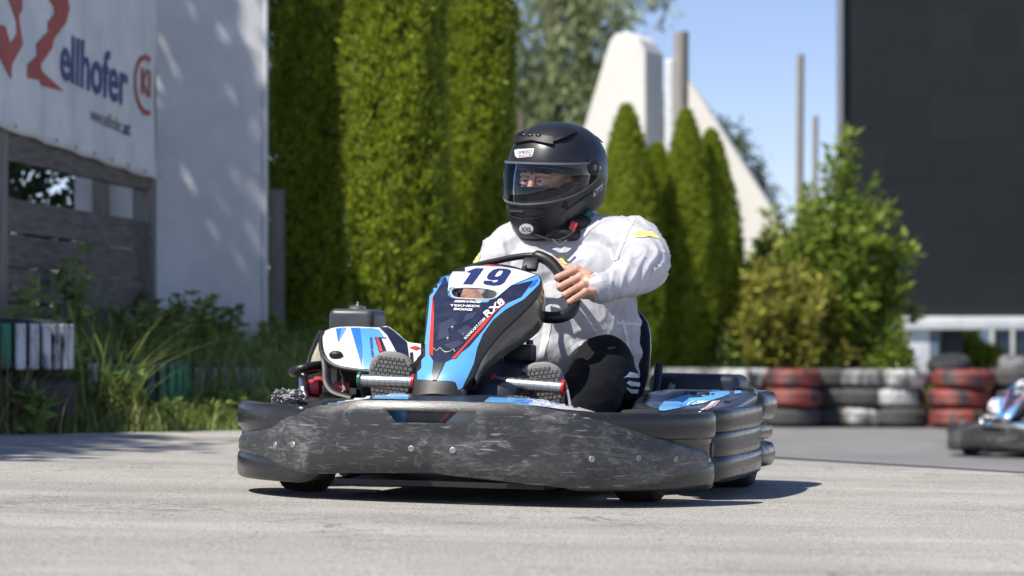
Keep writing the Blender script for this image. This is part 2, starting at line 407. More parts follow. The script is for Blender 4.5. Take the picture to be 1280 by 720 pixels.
def text2d(txt, bold=0.0, shear=0.0):
    cu = bpy.data.curves.new('t', 'FONT'); cu.body = txt; cu.resolution_u = 3; cu.offset = bold; cu.shear = shear
    o = bpy.data.objects.new('t', cu); C.objects.link(o); bpy.context.view_layer.update()
    me = bpy.data.meshes.new_from_object(o.evaluated_get(bpy.context.evaluated_depsgraph_get())); bpy.data.objects.remove(o)
    bm = bmesh.new(); bm.from_mesh(me); bmesh.ops.triangulate(bm, faces=bm.faces[:])
    bmesh.ops.subdivide_edges(bm, edges=[e for e in bm.edges if e.calc_length() > .18], cuts=1)
    bmesh.ops.triangulate(bm, faces=bm.faces[:])
    v = [(p.co.x, p.co.y) for p in bm.verts]; f = [[q.index for q in p.verts] for p in bm.faces]; bm.free(); return v, f
def lettering(name, txt, p0, p1, up, target, m, parent, eps=.0022, bold=.02, shear=0.0):
    v, f = text2d(txt, bold, shear); a = np.array(v); x0, x1 = a[:, 0].min(), a[:, 0].max(); y0, y1 = a[:, 1].min(), a[:, 1].max()
    y0 = 0 if y0 > -.05 else y0*0
    cap = .72; p0, p1, up = Vector(p0), Vector(p1), Vector(up)
    return press(name, [p0+(p1-p0)*((x-x0)/(x1-x0))+up*(y/cap) for x, y in v], f, target, m, parent, eps)
def tread_wheel(parent, c, r, w, steer=0, rim_r=.066):
    wh = bpy.data.objects.new('wheel', None); C.objects.link(wh); wh.parent = parent
    wh.matrix_basis = Matrix.Translation(c) @ Matrix.Rotation(steer, 4, 'Z') @ Matrix.Rotation(R(90), 4, 'Y'); wh.empty_display_size = .1
    h = w/2; b = r*.22
    prof = [(rim_r, -h*.8), (rim_r+.012, -h*.92), (r-b, -h), (r-b*.45, -h*.95), (r-b*.12, -h*.82), (r-.002, -h*.6), (r, -h*.3), (r, 0), (r, h*.3), (r-.002, h*.6), (r-b*.12, h*.82), (r-b*.45, h*.95), (r-b, h), (rim_r+.012, h*.92), (rim_r, h*.8)]
    obj('tyre', G().lathe(prof, 48, loop=True), mRubber, wh)
    obj('rim', G().lathe([(.02, -h*.3), (.03, -h*.45), (rim_r-.01, -h*.4), (rim_r, -h*.85), (rim_r+.004, -h*.85), (rim_r+.004, h*.85), (rim_r, h*.85), (rim_r-.01, h*.4), (.03, h*.45), (.02, h*.3)], 28, loop=True), mSteel, wh)
    return wh
def sweep(path, prof, ends=.35, nend=3, upz=None):
    """path: (x,y) pairs on the ground, prof: closed (n,z) pairs with n outward = to the right of travel; rounded ends; upz(i/n) lifts"""
    path = spline([(x, y, 0) for x, y in path], 6); m = len(path); zc = sum(z for _, z in prof)/len(prof); nm = min(p[0] for p in prof); rings = []
    L = [0.0]
    for i in range(1, m): L.append(L[-1]+(path[i]-path[i-1]).length)
    for i in range(m):
        T = (path[min(m-1, i+1)]-path[max(0, i-1)]).normalized(); Nn = Vector((T.y, -T.x, 0)); e = min(L[i], L[-1]-L[i])
        q = min(1, e/.05); k = ends+(1-ends)*math.sqrt(max(0, 1-(1-q)**2))
        rings.append([path[i]+Nn*(nm+(n-nm)*k)+Vector((0, 0, zc+(z-zc)*(.55+.45*k)+(upz(L[i]/L[-1]) if upz else 0))) for n, z in prof])
    return rings
def rolls(zs, inner=-.09, groove=-.012, nb=7):
    """outward rolls stacked in height: zs = [(z0, z1, bulge)], closed profile"""
    p = [(inner, zs[0][0]+.01)]
    for z0, z1, b in zs:
        c, h = (z0+z1)/2, (z1-z0)/2
        for k in range(nb):
            t = -math.pi/2+math.pi*k/(nb-1); s = abs(math.cos(t))**.55
            p.append((groove+(b-groove)*s, c+h*math.sin(t)))
    p.append((inner, zs[-1][1]-.008)); return p
def mirror(path): return [(-x, y) for x, y in path][::-1]

kart = thing('racing_kart', 'blue and white racing kart number 19 with scuffed black bumper and driver aboard', 'go-kart', MK, 'racing karts on the track')
# front bumper: a bowed panel bolted over the rolled corners
PX = [-.695, -.66, -.60, -.50, -.38, -.22, 0, .22, .38, .50, .60, .655, .69]
PYv = [-.01, -.10, -.215, -.335, -.415, -.455, -.472, -.462, -.43, -.36, -.245, -.13, -.03]
TOP = [.166, .176, .194, .222, .253, .281, .2835, .2835, .258, .228, .198, .174, .158]
BOT = [.106, .099, .091, .078, .070, .079, .086, .067, .054, .054, .060, .070, .094]
plan = spline([(a, b, 0) for a, b in zip(PX, PYv)], 8)
g = G(); rr = []
for i, p in enumerate(plan):
    a, b = plan[max(0, i-1)], plan[min(len(plan)-1, i+1)]; T = (b-a).normalized(); Nn = Vector((T.y, -T.x, 0))
    u = i/8; zt, zb = float(np.interp(u, range(13), TOP)), float(np.interp(u, range(13), BOT))
    row = [(-.045, zt-.006), (-.022, zt+.0005), (-.008, zt)]
    for k in range(1, 12):
        v = k/12; row.append((.003+.011*math.sin(math.pi*v)**.6-.003*math.exp(-((v-.52)/.05)**2), lerp(zt-.004, zb+.004, v)))
    row += [(-.006, zb), (-.028, zb+.002), (-.05, zb+.01)]
    lump = .001*noise.noise(Vector((p.x*9, 3, 1)))
    rr.append([p+Nn*(n+lump)+Vector((0, 0, z+.0012*noise.noise(Vector((p.x*12, z*14, 5))))) for n, z in row])
me = tmp(g.rings(rr, closed=False), [('SOLIDIFY', dict(thickness=.004, offset=-1))])
slot = [K(485, 512.5, y=-.45), K(597, 515, y=-.45), K(583, 529, y=-.45), K(497, 527.5, y=-.45)]
cg = G().rings([[p+Vector((.02, -.1, 0)) for p in slot], [p+Vector((-.02, .07, 0)) for p in slot]])
finish(me, True, 35); me = cut(me, cg)
bumper = obj('front_bumper', me, mScuff, kart, angle=42)
ring = [p for p in slot]; lipg = G()
for px, py, y in [(344, 556, -.24), (366, 556, -.30), (514, 561, -.46), (566, 563, -.465), (740, 574, -.40), (798, 573, -.26), (845, 574, -.12)]:
    t = K(px, py, y=y); d = (MKi.to_3x3() @ Vector(((px-640)/F, 1, (HZ-py)/F))).normalized()
    W = [v.co for v in me.vertices]
    if 'bvb' not in globals(): bvb = BVHTree.FromPolygons(W, [q.vertices[:] for q in me.polygons])
    h, nn, _, _ = bvb.ray_cast(t-d*.6, d)
    if h is None: continue
    if nn.dot(d) > 0: nn = -nn
    q = nn.to_track_quat('Z', 'Y').to_matrix().to_4x4()
    bo = obj('bolt', G().lathe([(.0, -.001), (.009, -.001), (.009, .0008), (.007, .0022), (.0042, .0022), (.0036, .0008), (0, .0008)], 16, Matrix.Translation(h) @ q), mBolt, bumper)
# rolled corner blocks of the bumper and the side pods
cr = [(.34, -.40), (.48, -.32), (.58, -.215), (.648, -.085), (.672, .02), (.655, .10)]
prof = rolls([(.045, .118, .036), (.118, .186, .024), (.186, .262, .038)], -.07, .027)
def corner_rings(path, s):
    return sweep(path, prof, .25, upz=lambda t: -.006)
mk = lambda path: obj('bumper_corner', G().rings(sweep(path, prof, .3)), mRoll, kart, angle=60)
cright = mk(cr); cleft = mk(mirror(cr))
obj('corner_slot', G().box((.696, .045, .152), (.010, .035, .042), .004), mBlack, cright)
podp = [(.60, .20), (.655, .235), (.685, .32), (.70, .5), (.705, .72), (.69, .93), (.66, .965)]
profp = rolls([(.05, .125, .030), (.125, .197, .026), (.197, .265, .030)], -.10, .0215)
podr = obj('side_pod', G().rings(sweep(podp, profp, .4, upz=lambda t: .012*t)), mRoll, kart, angle=60)
podl = obj('side_pod', G().rings(sweep(mirror(podp), profp, .4, upz=lambda t: .012*(1-t))), mRoll, kart, angle=60)
# sculpted deck on the left pod
def deck(sgn):
    out = [(.475, .245), (.56, .225), (.645, .27), (.69, .38), (.712, .60), (.712, .86), (.67, .945), (.52, .955), (.41, .93), (.375, .70), (.385, .46), (.42, .31)]
    o = spline([(x*sgn, y, 0) for x, y in out], 4, True); c = sum(o, Vector())/len(o); R_ = []
    for k, (s, dz) in enumerate([(.97, -.05), (1.0, -.03), (1.0, -.012), (.975, 0), (.93, .006), (.75, .012), (.45, .012), (.15, .010)]):
        R_.append([c+(p-c)*s+Vector((0, 0, .262+.046*sm(.2, .95, p.y)+dz*.6)) for p in o])
    return G().rings(R_)
deckr = obj('pod_deck', deck(1), mRoll, kart, angle=40)
deckl = obj('pod_deck', deck(-1), mRoll, kart, angle=40)
z7 = lambda x, y: (820+x/6, 430+y/6)
decal('sticker', [z7(*p) for p in [(22, 480), (60, 435), (200, 392), (300, 372), (420, 362), (545, 352), (555, 378), (500, 400), (420, 425), (290, 455), (180, 483), (60, 503), (25, 500)]], deckr, mLBlue, deckr, .002, 2.5)
decal('sticker', [z7(*p) for p in [(205, 425), (245, 430), (215, 478), (178, 481)]], deckr, mMBlue, deckr, .002, 2.5)
decal('sticker', [z7(*p) for p in [(252, 432), (420, 424), (360, 445), (222, 468)]], deckr, mWhiteV, deckr, .002, 2.5)
decal('sticker', [z7(*p) for p in [(420, 350), (500, 343), (490, 354), (415, 358)]], deckr, mWhiteV, deckr, .002, 2.5)
decal('sticker', [z7(*p) for p in [(585, 352), (650, 345), (640, 372), (590, 380)]], deckr, mLBlue, deckr, .002, 2.5)
decal('sticker', [z7(*p) for p in [(300, 378), (440, 374), (430, 388), (370, 402), (250, 408)]], deckr, mNavy, deckr, .0026, 2.5)
decal('sticker', [z7(*p) for p in [(420, 432), (482, 426), (440, 470), (320, 520), (270, 522), (370, 480)]], deckr, mWhiteV, deckr, .002, 2.5)
decal('sticker', [z7(*p) for p in [(462, 430), (470, 430), (425, 472), (330, 512), (322, 510), (415, 470)]], deckr, mRed, deckr, .003, 2.5)
latch = obj('deck_latch', G().box(K(875, 499, y=.62)+Vector((0, 0, .012)), (.06, .05, .022), .006), mBlack, deckr)
obj('deck_ridge', G().tube(spline([K(*z7(530, 440), y=.5), K(*z7(600, 425), y=.62), K(*z7(680, 425), y=.75)], 5), [.012, .02, .014], 10, flat=.6), mRoll, deckr)
obj('deck_cap', G().box(K(941, 494, y=.93)+Vector((-.03, .03, 0)), (.075, .1, .05), .014), mRoll, deckr)
# rear bumper, wrapping round the back wheels
rb = [(.65, 1.03), (.675, 1.06), (.685, 1.20), (.675, 1.36), (.61, 1.44), (.45, 1.47), (0, 1.48), (-.45, 1.47), (-.61, 1.44), (-.675, 1.36), (-.685, 1.20), (-.675, 1.06), (-.65, 1.03)]
rearb = obj('rear_bumper', G().rings(sweep(rb, rolls([(.062, .145, .030), (.152, .208, .020), (.214, .312, .034)], -.08, -.008), .35)), mRoll, kart, angle=60)
# front tray, carrying stickers, just behind the bumper's top edge
rr = []
for i, p in enumerate(plan[10:-10]):
    u = (i+10)/8; zt = float(np.interp(u, range(13), TOP)); q = Vector((p.x*.80, -.12+.12*abs(p.x), 0))
    rr.append([p.lerp(q, t)+Vector((0, .02, zt-.004+dz)) for t, dz in ((.0, -.008), (.12, .002), (.35, .012), (.65, .016), (.95, .008), (1, -.03))])
tray = obj('front_tray', tmp(G().rings(rr, closed=False), [('SOLIDIFY', dict(thickness=.004, offset=-1))]), mNavyPl, kart)
for P_, m_ in [([(362, 516), (376, 502), (392, 494), (412, 491), (434, 495), (428, 506), (396, 514)], mLBlue), ([(466, 499), (470, 491.5), (500, 491), (512, 495), (510, 500)], mLBlue), ([(430, 503), (440, 494), (464, 492), (462, 499)], mWhiteV),
              ([(605, 503), (612, 497), (660, 499), (700, 505), (690, 510)], mLBlue), ([(660, 506), (672, 499.5), (700, 503), (745, 516), (700, 512)], mWhiteV), ([(640, 503), (655, 499), (672, 501), (660, 505)], mMBlue)]:
    decal('sticker', P_, tray, m_, tray, .002, 2.5)
for P_, m_ in [([(486, 514), (520, 515), (514, 530), (490, 530)], mLBlue)]: pass
insert = obj('slot_insert', G().prism([(-.145, .20), (.125, .20), (.125, .275), (-.145, .275)], .01, Matrix.Translation((.0, -.415, 0)) ), mNavy, kart)
decal('sticker', [(484, 511), (508, 511), (507, 532), (484, 532)], insert, mLBlue, insert); decal('sticker', [(556, 530), (574, 513), (596, 513), (590, 532)], insert, mWhiteV, insert); decal('sticker', [(545, 530), (562, 513), (566, 513), (550, 531)], insert, mRed, insert)
# torn fibreglass crust on the tray's left end
g = G()
for i in range(150):
    p = K(343+random.random()*36, 499-random.random()**1.5*11, y=-.14+.12*random.random())
    g.box(p, (random.uniform(.006, .026), random.uniform(.004, .012), random.uniform(.001, .004)), 0, Euler((random.uniform(-1, 1), random.uniform(-.9, .9), random.uniform(0, 3.1))))
tag(obj('torn_crust', g, mat('torn_fibreglass', (.42, .42, .42), .85, col2=(.10, .10, .10), nscale=60), kart, smooth=False), kind='stuff')
# ------------------------------------------------------------------ front fairing with the number
FR = [(-.285, -.036, .070, .292), (-.268, -.036, .072, .316), (-.24, -.025, .085, .357), (-.18, -.018, .088, .411), (-.10, -.010, .111, .477), (-.02, 0, .141, .536), (.06, .007, .160, .587), (.13, .012, .157, .631), (.185, .010, .138, .655), (.222, .004, .098, .669)]
fr = spline([Vector((c, y, z)) for y, c, w_, z in FR], 4); fw = spline([Vector((w_, 0, 0)) for y, c, w_, z in FR], 4)
rr = []; NR = len(fr)
for i, (p, w_) in enumerate(zip(fr, fw)):
    v = i/(NR-1); T = (fr[min(NR-1, i+1)]-fr[max(0, i-1)]).normalized(); Nn = Vector((0, -T.z, T.y)); W_ = w_.x
    rb_ = Vector((0, .03+.055*sm(.05, .7, v), -.02-.05*sm(.2, .8, v)))*(1-.5*sm(.9, 1, v)); row = []
    row.append(p+Vector((-W_*.96, 0, 0))+rb_); row.append(p+Vector((-W_*.995, 0, 0))+rb_*.45)
    for k in range(17):
        u = -1+2*k/16; row.append(p+Vector((W_*u, 0, 0))+Nn*(.020*(1-abs(u)**2.2)-.004))
    row.append(p+Vector((W_*.995, 0, 0))+rb_*.45); row.append(p+Vector((W_*.96, 0, 0))+rb_)
    rr.append(row)
T = (fr[-1]-fr[-2]).normalized(); last = rr[-1]
rr.append([q+Vector((0, .018, -.004)) for q in last]); rr.append([q*.6+(fr[-1]+Vector((0, .05, -.05)))*.4 for q in last])
first = rr[0]; rr.insert(0, [q+Vector((0, .02, -.024)) for q in first])
me = tmp(G().rings(rr, closed=False), [('SOLIDIFY', dict(thickness=.005, offset=-1))]); finish(me, True, 35)
z3 = lambda x, y: (520+x/7.2, 320+y/7.2); z4 = lambda x, y: (500+x/3.6, 310+y/3.6)
hole = [(325, 330), (345, 300), (400, 290), (520, 290), (640, 300), (705, 318), (725, 340), (700, 375), (640, 388), (500, 384), (380, 376), (340, 360)]
hp = spline([(*z3(*p), 0) for p in hole], 3, True); hk = [K(p.x, p.y, y=.03) for p in hp]
dv = (MKi.to_3x3() @ Vector((-.01, 1, .022))).normalized()
me = cut(me, G().rings([[p-dv*.16 for p in hk], [p+dv*.16 for p in hk]]))
fair = obj('front_fairing', me, mBlack, kart, angle=40)
bvf = BVHTree.FromPolygons([v.co for v in me.vertices], [q.vertices[:] for q in me.polygons])
def on_fair(px, py, off=.0):
    c = MKi @ EYE; d = (MKi.to_3x3() @ Vector(((px-640)/F, 1, (HZ-py)/F))).normalized(); h, nn, _, _ = bvf.ray_cast(c, d)
    if h is None: return None
    return h-d*off
lip = [on_fair(592+(p.x-592)*1.06, 367+(p.y-367)*1.12, .001) for p in hp]; lip = [p for p in lip if p]
obj('handhold_rim', G().tube(lip, .0035, 8, loop=True), mat('slot_rim', (.45, .45, .45), .3), fair)
def fd(poly, m, eps, z=z4, step=5, name='sticker'): return decal(name, [z(*p) for p in poly], fair, m, fair, eps, step)
fd([(237, 99), (330, 84), (430, 82), (520, 97), (622, 124), (632, 145), (626, 165), (557, 232), (475, 278), (418, 325), (372, 390), (347, 450), (332, 520), (302, 585), (280, 630), (262, 640), (250, 605), (235, 600), (78, 592), (70, 560), (92, 500), (112, 430), (124, 330), (131, 255), (118, 230), (122, 205), (166, 147), (215, 107)], mLBlue, .001)
fd([(205, 130), (220, 165), (216, 215), (250, 235), (430, 218), (490, 175), (600, 148), (545, 222), (470, 255), (420, 310), (370, 375), (310, 445), (240, 498), (205, 515), (165, 597), (143, 597), (150, 510), (133, 480), (140, 330), (148, 225)], mNavy, .0022)
fd([(237, 101), (330, 86), (430, 84), (525, 99), (612, 125), (500, 172), (428, 232), (440, 212), (430, 192), (400, 183), (330, 177), (262, 180), (238, 196), (236, 206), (213, 224), (222, 150)], mWhiteV, .0034)
fd([(150, 225), (155, 300), (150, 490), (131, 475), (140, 330), (147, 225)], mRed, .0034)
fd([(490, 243), (500, 236), (430, 290), (375, 360), (300, 440), (250, 500), (232, 500), (285, 445), (365, 350), (420, 290)], mRed, .0034)
fd([(600, 150), (578, 185), (606, 166), (622, 142)], mMBlue, .0034); fd([(205, 132), (170, 170), (200, 118)], mMBlue, .0034)
fd([(152, 515), (200, 522), (165, 596), (146, 596)], mat('dark_grey_vinyl', (.03, .035, .04), .4), .0034)
for P_ in [[(180, 345), (235, 320), (260, 345), (215, 370), (225, 400), (170, 420), (175, 385)], [(255, 380), (300, 350), (330, 372), (290, 400)], [(200, 440), (260, 418), (290, 430), (235, 462)], [(300, 300), (350, 290), (330, 320), (280, 340)]]: fd(P_, mNavy2, .0034)
def L3(txt, a, b, up, m, bold=.02, shear=0., z=z3, eps=.0046, name='lettering'):
    return lettering(name, txt, z(*a), z(*b), up, fair, m, fair, eps, bold, shear)
fd([(452, 156), (538, 122), (612, 123), (560, 196), (508, 268), (424, 265), (466, 206), (496, 163)], mNumber, .0046, z3, 3, 'number')
nine = fd([(606, 250), (612, 262), (640, 272), (700, 279), (758, 273), (795, 250), (835, 185), (856, 152), (846, 136), (805, 126), (735, 124), (692, 138), (655, 170), (636, 205), (650, 222), (698, 229), (742, 224), (732, 240), (712, 248), (686, 245), (690, 234), (616, 232)], mNumber, .0046, z3, 3, 'number')
decal('number_counter', [z3(*p) for p in [(712, 194), (732, 165), (752, 149), (776, 148), (783, 157), (765, 184), (745, 197), (720, 201)]], fair, mWhiteV, nine, .0056, 3)
fd([(600, 96), (650, 90), (790, 105), (700, 104)], mRed, .0046, z3, 3)
L3('RX8', (640, 565), (803, 430), (-5.2, -6.4), mLetter, .03)
L3('SODIKART.COM', (295, 418), (386, 325), (-2.3, -2.2), mLetter, .02, z=z4)
L3('SERVICE', (243, 249), (366, 253), (.9, -2.3), mLetter, .04, .2, z=z4); L3('TEKNEEX', (226, 268), (361, 272), (.4, -2.6), mLetter, .02, z=z4); L3('BOXS', (242, 284), (326, 288), (.5, -2.6), mLetter, .04, .1, z=z4)
for q in ((237, 358), (216, 408)):
    c_ = z4(*q); p_ = on_fair(c_[0], c_[1], .004)
    if p_: obj('bolt', G().ball(p_, .0055, 10, 8), mBolt, fair)
cl = [on_fair(*z4(x, y), .006) for x, y in [(150, 450), (165, 462), (180, 450), (192, 460), (205, 468), (225, 465), (240, 456), (248, 468)]]
obj('retaining_clip', G().tube(spline([p for p in cl if p], 4), .0018, 6), mBolt, fair)
# glossy dirty flanks of the fairing
for sgn in (1, -1):
    rows = []
    for i in range(8, NR-2):
        v = i/(NR-1); p = fr[i]+Vector((fw[i].x*sgn*.985, .012, -.008)); d_ = Vector((-.004*sgn, .02+.045*sm(.15, .8, v), -.035-.065*sm(.2, .75, v)))*(1-.35*sm(.85, 1, v))
        rows.append([p+d_*t+Vector((sgn*.006*math.sin(math.pi*t), 0, 0)) for t in (0, .25, .5, .75, 1)]+[p+d_+Vector((-.03*sgn, .005, 0))])
    obj('fairing_flank', tmp(G().rings(rows, closed=False), [('SOLIDIFY', dict(thickness=.003, offset=0))]), mFlank, fair)
for x in (-.09, .035): obj('fairing_foot', G().box((x, -.255, .285), (.02, .03, .06), .005), mBlack, fair)
# ------------------------------------------------------------------ steering
SC, SN = Vector((.07, .35, .62)), Vector((0, .6, -.8)).normalized()
SP = [(596, 332), (622, 326), (648, 321), (670, 320), (687, 327), (700, 342), (711, 360), (718, 376), (715, 388), (704, 395.5), (687, 397), (668, 394), (640, 394), (600, 392), (570, 384), (556, 370), (556, 354), (570, 341)]
sp = spline([K(*p, pl=(SC, SN)) for p in SP], 5, True)
rad = [lerp(.010, .018, sm(648, 672, SP[min(len(SP)-1, i//5)][0])) for i in range(len(sp))]
wheel = obj('steering_wheel', G().tube(sp, rad, 14, loop=True), mGrip, kart)
hub = K(632, 372, pl=(SC, SN))
for q in ((662, 325), (655, 393), (590, 380)): obj('spoke', G().tube([hub, K(*q, pl=(SC, SN))], .008, 8, flat=.5), mBlack, wheel)
obj('wheel_plate', G().box(K(664, 326, pl=(SC, SN))+Vector((0, -.01, -.012)), (.05, .02, .05), .008, Euler((R(-40), 0, 0))), mBlack, wheel)
obj('cable_tie', G().tube([K(667, 397, pl=(SC, SN))+Vector((0, -.016, .01)), K(669, 386, pl=(SC, SN))+Vector((0, -.02, 0)), K(668, 404, pl=(SC, SN))+Vector((0, -.02, 0))], .0022, 6), mBolt, wheel)
obj('steering_column', G().tube([hub, Vector((.04, .05, .36)), Vector((.03, -.12, .16))], .016, 10), mBlack, kart)
obj('column_bracket', G().tube([K(612, 448, y=.12), K(626, 420, y=.2), K(640, 408, y=.26)], [.03, .022, .016], 8), mBlack, kart)
obj('cable_boot', G().tube([K(622, 425, y=.16), K(630, 415, y=.2), K(640, 424, y=.19), K(652, 432, y=.17)], [.02, .024, .013, .008], 9), mFlank, kart)
con = obj('centre_console', G().rings([[Vector((lerp(-.14, .16, .5)+sx*math.copysign(abs(math.cos(a))**.6, math.cos(a))*.17, y, z+.085*hh*math.copysign(abs(math.sin(a))**.6, math.sin(a)))) for a in [2*math.pi*k/24 for k in range(24)]] for y, z, sx, hh in [(-.16, .24, .7, .6), (-.14, .255, .9, .9), (-.02, .30, 1, 1), (.16, .335, 1, .95), (.30, .33, .95, .8), (.34, .32, .8, .6)]]), mNavyPl, kart)
obj('lap_transponder', G().box(K(650, 441, y=.12), (.085, .075, .05), .008), mBlack, kart); obj('transponder_cap', G().lathe([(0, .0), (.011, 0), (.011, .012), (0, .014)], 12, Matrix.Translation(K(662, 430.5, y=.1))), mBlack, kart)
for a_, b_, s in [((617, 478), (704, 485), 1), ((450, 475.5), (517, 478), -1)]:
    A_, B_ = K(*a_, y=-.085), K(*b_, y=-.085)
    ped = obj('pedal', G().tube([A_, B_], .0185, 18), mSteel, kart)
    kn = G()
    for i in range(9):
        t = (i+.6)/9.4; kn.tube([A_.lerp(B_, t)+Vector((-.0012, 0, 0)), A_.lerp(B_, t)+Vector((.0012, 0, 0))], .0192, 18)
    tag(obj('knurling', kn, mBolt, ped), kind='stuff')
    for p_, r_ in ((A_, .026), (B_, .024)):
        d_ = (B_-A_).normalized(); obj('end_plate', G().tube([p_-d_*.004, p_+d_*.004], r_, 16), mRedM if s > 0 else (mat('green_metal', (.01, .14, .06), .35) if p_ is A_ else mRedM), ped)
    e = B_ if s > 0 else A_
    if s > 0:
        arm = G(); o_ = [(0, .012), (.012, .008), (.026, -.055), (.022, -.078), (.008, -.08), (.0, -.05)]
        obj('pedal_arm', G().tube([B_+Vector((.006, 0, .012)), B_+Vector((.014, .01, -.03)), B_+Vector((.02, .03, -.085))], [.008, .010, .010], 8, flat=.5), mRedM, ped); obj('pedal_arm', G().tube([B_+Vector((.014, -.008, -.005)), B_+Vector((.024, .0, -.06))], .004, 8), mWhiteV, ped)
        for dx in (.012, .03): obj('pedal_arm', G().tube([A_+Vector((dx, .03, .0)), A_+Vector((dx+.02, .06, -.09))], .006, 8), mRedM, ped)
    else: obj('pedal_arm', G().tube([A_+Vector((-.004, .02, 0)), A_+Vector((.01, .06, -.1))], .008, 8), mBlack, ped)
# ------------------------------------------------------------------ wheels, floor, seat, engine
for c, r_, w_, st in [((.50, 0, .133), .133, .13, R(-3)), ((-.50, 0, .133), .133, .13, R(-3)), ((.585, 1.07, .14), .14, .19, 0), ((-.585, 1.07, .14), .14, .19, 0)]: tread_wheel(kart, c, r_, w_, st)
obj('floor_pan', G().rings([[Vector((x, y, z)) for x, y in [(-.30, -.38), (.30, -.38), (.34, 0), (.34, 1.2), (-.34, 1.2), (-.34, 0)]] for z in (.045, .06)]), mBlack, kart)
for s in (1, -1):
    obj('frame_tube', G().tube(spline([(.28*s, -.36, .08), (.32*s, 0, .08), (.33*s, .6, .08), (.30*s, 1.2, .09)], 4), .016, 8), mBlack, kart)
    obj('stub_axle', G().tube([(.28*s, 0, .12), (.48*s, 0, .133)], .016, 8), mSteel, kart)
obj('front_axle_beam', G().tube([(-.30, .0, .10), (.30, .0, .10)], .016, 8), mBlack, kart); obj('rear_axle', G().tube([(-.55, 1.07, .14), (.55, 1.07, .14)], .022, 10), mSteel, kart)
rr = []
for i, (y, z, w_) in enumerate([(.52, .115, .17), (.56, .10, .185), (.70, .085, .20), (.84, .09, .21), (.94, .15, .235), (1.0, .26, .255), (1.04, .38, .27), (1.085, .50, .265), (1.10, .56, .235), (1.105, .585, .17)]):
    tz = sm(.85, 1.05, y); row = []
    for k in range(17):
        u = -1+2*k/16; rise = (abs(u)**4); row.append(Vector((.10+w_*math.copysign(min(1, abs(u)*1.05), u), y-(.16*rise)*tz, z+(.16+.1*sm(.6, .9, y))*rise*(1-tz))))
    rr.append(row)
seat = obj('seat', tmp(G().rings(rr, closed=False), [('SOLIDIFY', dict(thickness=.012, offset=1)), ('SUBSURF', dict(levels=1))]), mat('seat_shell', (.03, .045, .085), .3, coat=.3, extra=dust(.1)), kart)
obj('seat_stay', G().tube([K(824, 455, y=1.08), K(818, 500, y=1.0), K(816, 520, y=.98)], .014, 8, flat=.6), mNavyPl, kart)
obj('rear_housing', G().box(K(880, 490, y=1.2)+Vector((-.02, .02, -.04)), (.30, .24, .20), .03, seg=4), mat('housing_plastic', (.014, .019, .034), .42, extra=dust(.1)), kart)
obj('warning_tape', G().box(K(838, 488, y=1.06), (.02, .004, .045), .001, Euler((0, R(20), 0))), mat('grey_tape', (.3, .3, .32), .5), kart)
# engine side, right of the driver
EC = [[(404, 416, .56), (419, 410.5, .57), (445, 409.5, .57), (472, 410.5, .57), (484, 409, .56), (496, 417, .55), (509, 428, .53), (526, 431, .53)],
      [(404, 427, .49), (419, 424, .485), (445, 424, .48), (470, 426, .48), (486, 428, .48), (498, 435, .48), (511, 442, .48), (526, 444, .48)],
      [(406, 440, .445), (420, 441, .435), (446, 443, .43), (470, 445, .43), (486, 446, .43), (500, 450, .43), (513, 455, .43), (526, 456, .43)],
      [(412, 452, .41), (425, 457, .40), (449, 461, .395), (470, 463, .395), (485, 464, .395), (500, 465, .395), (514, 465.5, .395), (527, 466, .395)]]
rr = [[K(a, b, y=y) for a, b, y in row] for row in EC]
cols = list(zip(*rr)); cols = [spline(c, 5) for c in cols]; rows = [spline(list(r_), 5) for r_ in zip(*cols)]
back = [[p+Vector((0, .05*k*(1-.3*k), -.02*k*k)) for p in rows[0]] for k in (3, 2, 1)]
me = tmp(G().rings(back+rows+[[p+Vector((0, .03, -.006)) for p in rows[-1]]], closed=False), [('SOLIDIFY', dict(thickness=.006, offset=0))])
cov = obj('engine_cover', me, mWhiteV, kart, angle=45)
z5 = lambda x, y: (340+x/5.142, 370+y/5.142)
def ed(poly, m, eps): return decal('sticker', [z5(*p) for p in poly], cov, m, cov, eps, 4)
ed([(560, 208), (640, 208), (690, 218), (745, 300), (820, 430), (800, 470), (590, 470), (575, 330)], mLBlue, .0012)
ed([(410, 210), (468, 206), (425, 300)], mMBlue, .0012); ed([(450, 206), (478, 206), (428, 300)], mLBlue, .002); ed([(505, 208), (565, 208), (580, 330), (578, 460)], mMBlue, .0024)
ed([(690, 205), (745, 203), (800, 245), (865, 300), (890, 480), (830, 430), (780, 330), (735, 250)], mNavy, .003)
ed([(660, 268), (735, 270), (745, 300), (790, 360), (830, 430), (700, 400)], mNavy, .0022); ed([(668, 275), (685, 275), (712, 360), (696, 360)], mRed, .0036); ed([(705, 280), (740, 282), (800, 390), (820, 425), (760, 410), (735, 350)], mWhiteV, .0036)
ed([(880, 335), (925, 325), (955, 338), (925, 352)], mRed, .0036); ed([(885, 370), (905, 365), (910, 450), (890, 460)], mNavy, .0036)
lettering('lettering', 'SODIKART', z5(628, 270), z5(640, 400), (3.2, .3), cov, mNavy, cov, .0036, .02)
for k in range(4): ed([(370+k*38, 330+12*(k % 2)), (392+k*38, 300), (404+k*38, 330), (388+k*38, 372)], mat('grey_print', (.62, .62, .61), .4), .0016)
p_ = K(*z5(418, 378), y=.43); obj('cover_plug', G().ball(p_+Vector((0, -.012, 0)), (.023, .012, .013), 16, 10), mBlack, cov)
obj('cover_rim', G().tube(spline([K(404, 416, y=.555), K(401, 430, y=.49), K(405, 446, y=.43), K(420, 458, y=.40), K(449, 463.5, y=.39), K(480, 466.5, y=.39), K(524, 468, y=.39)], 5), .0075, 8), mBlack, cov)
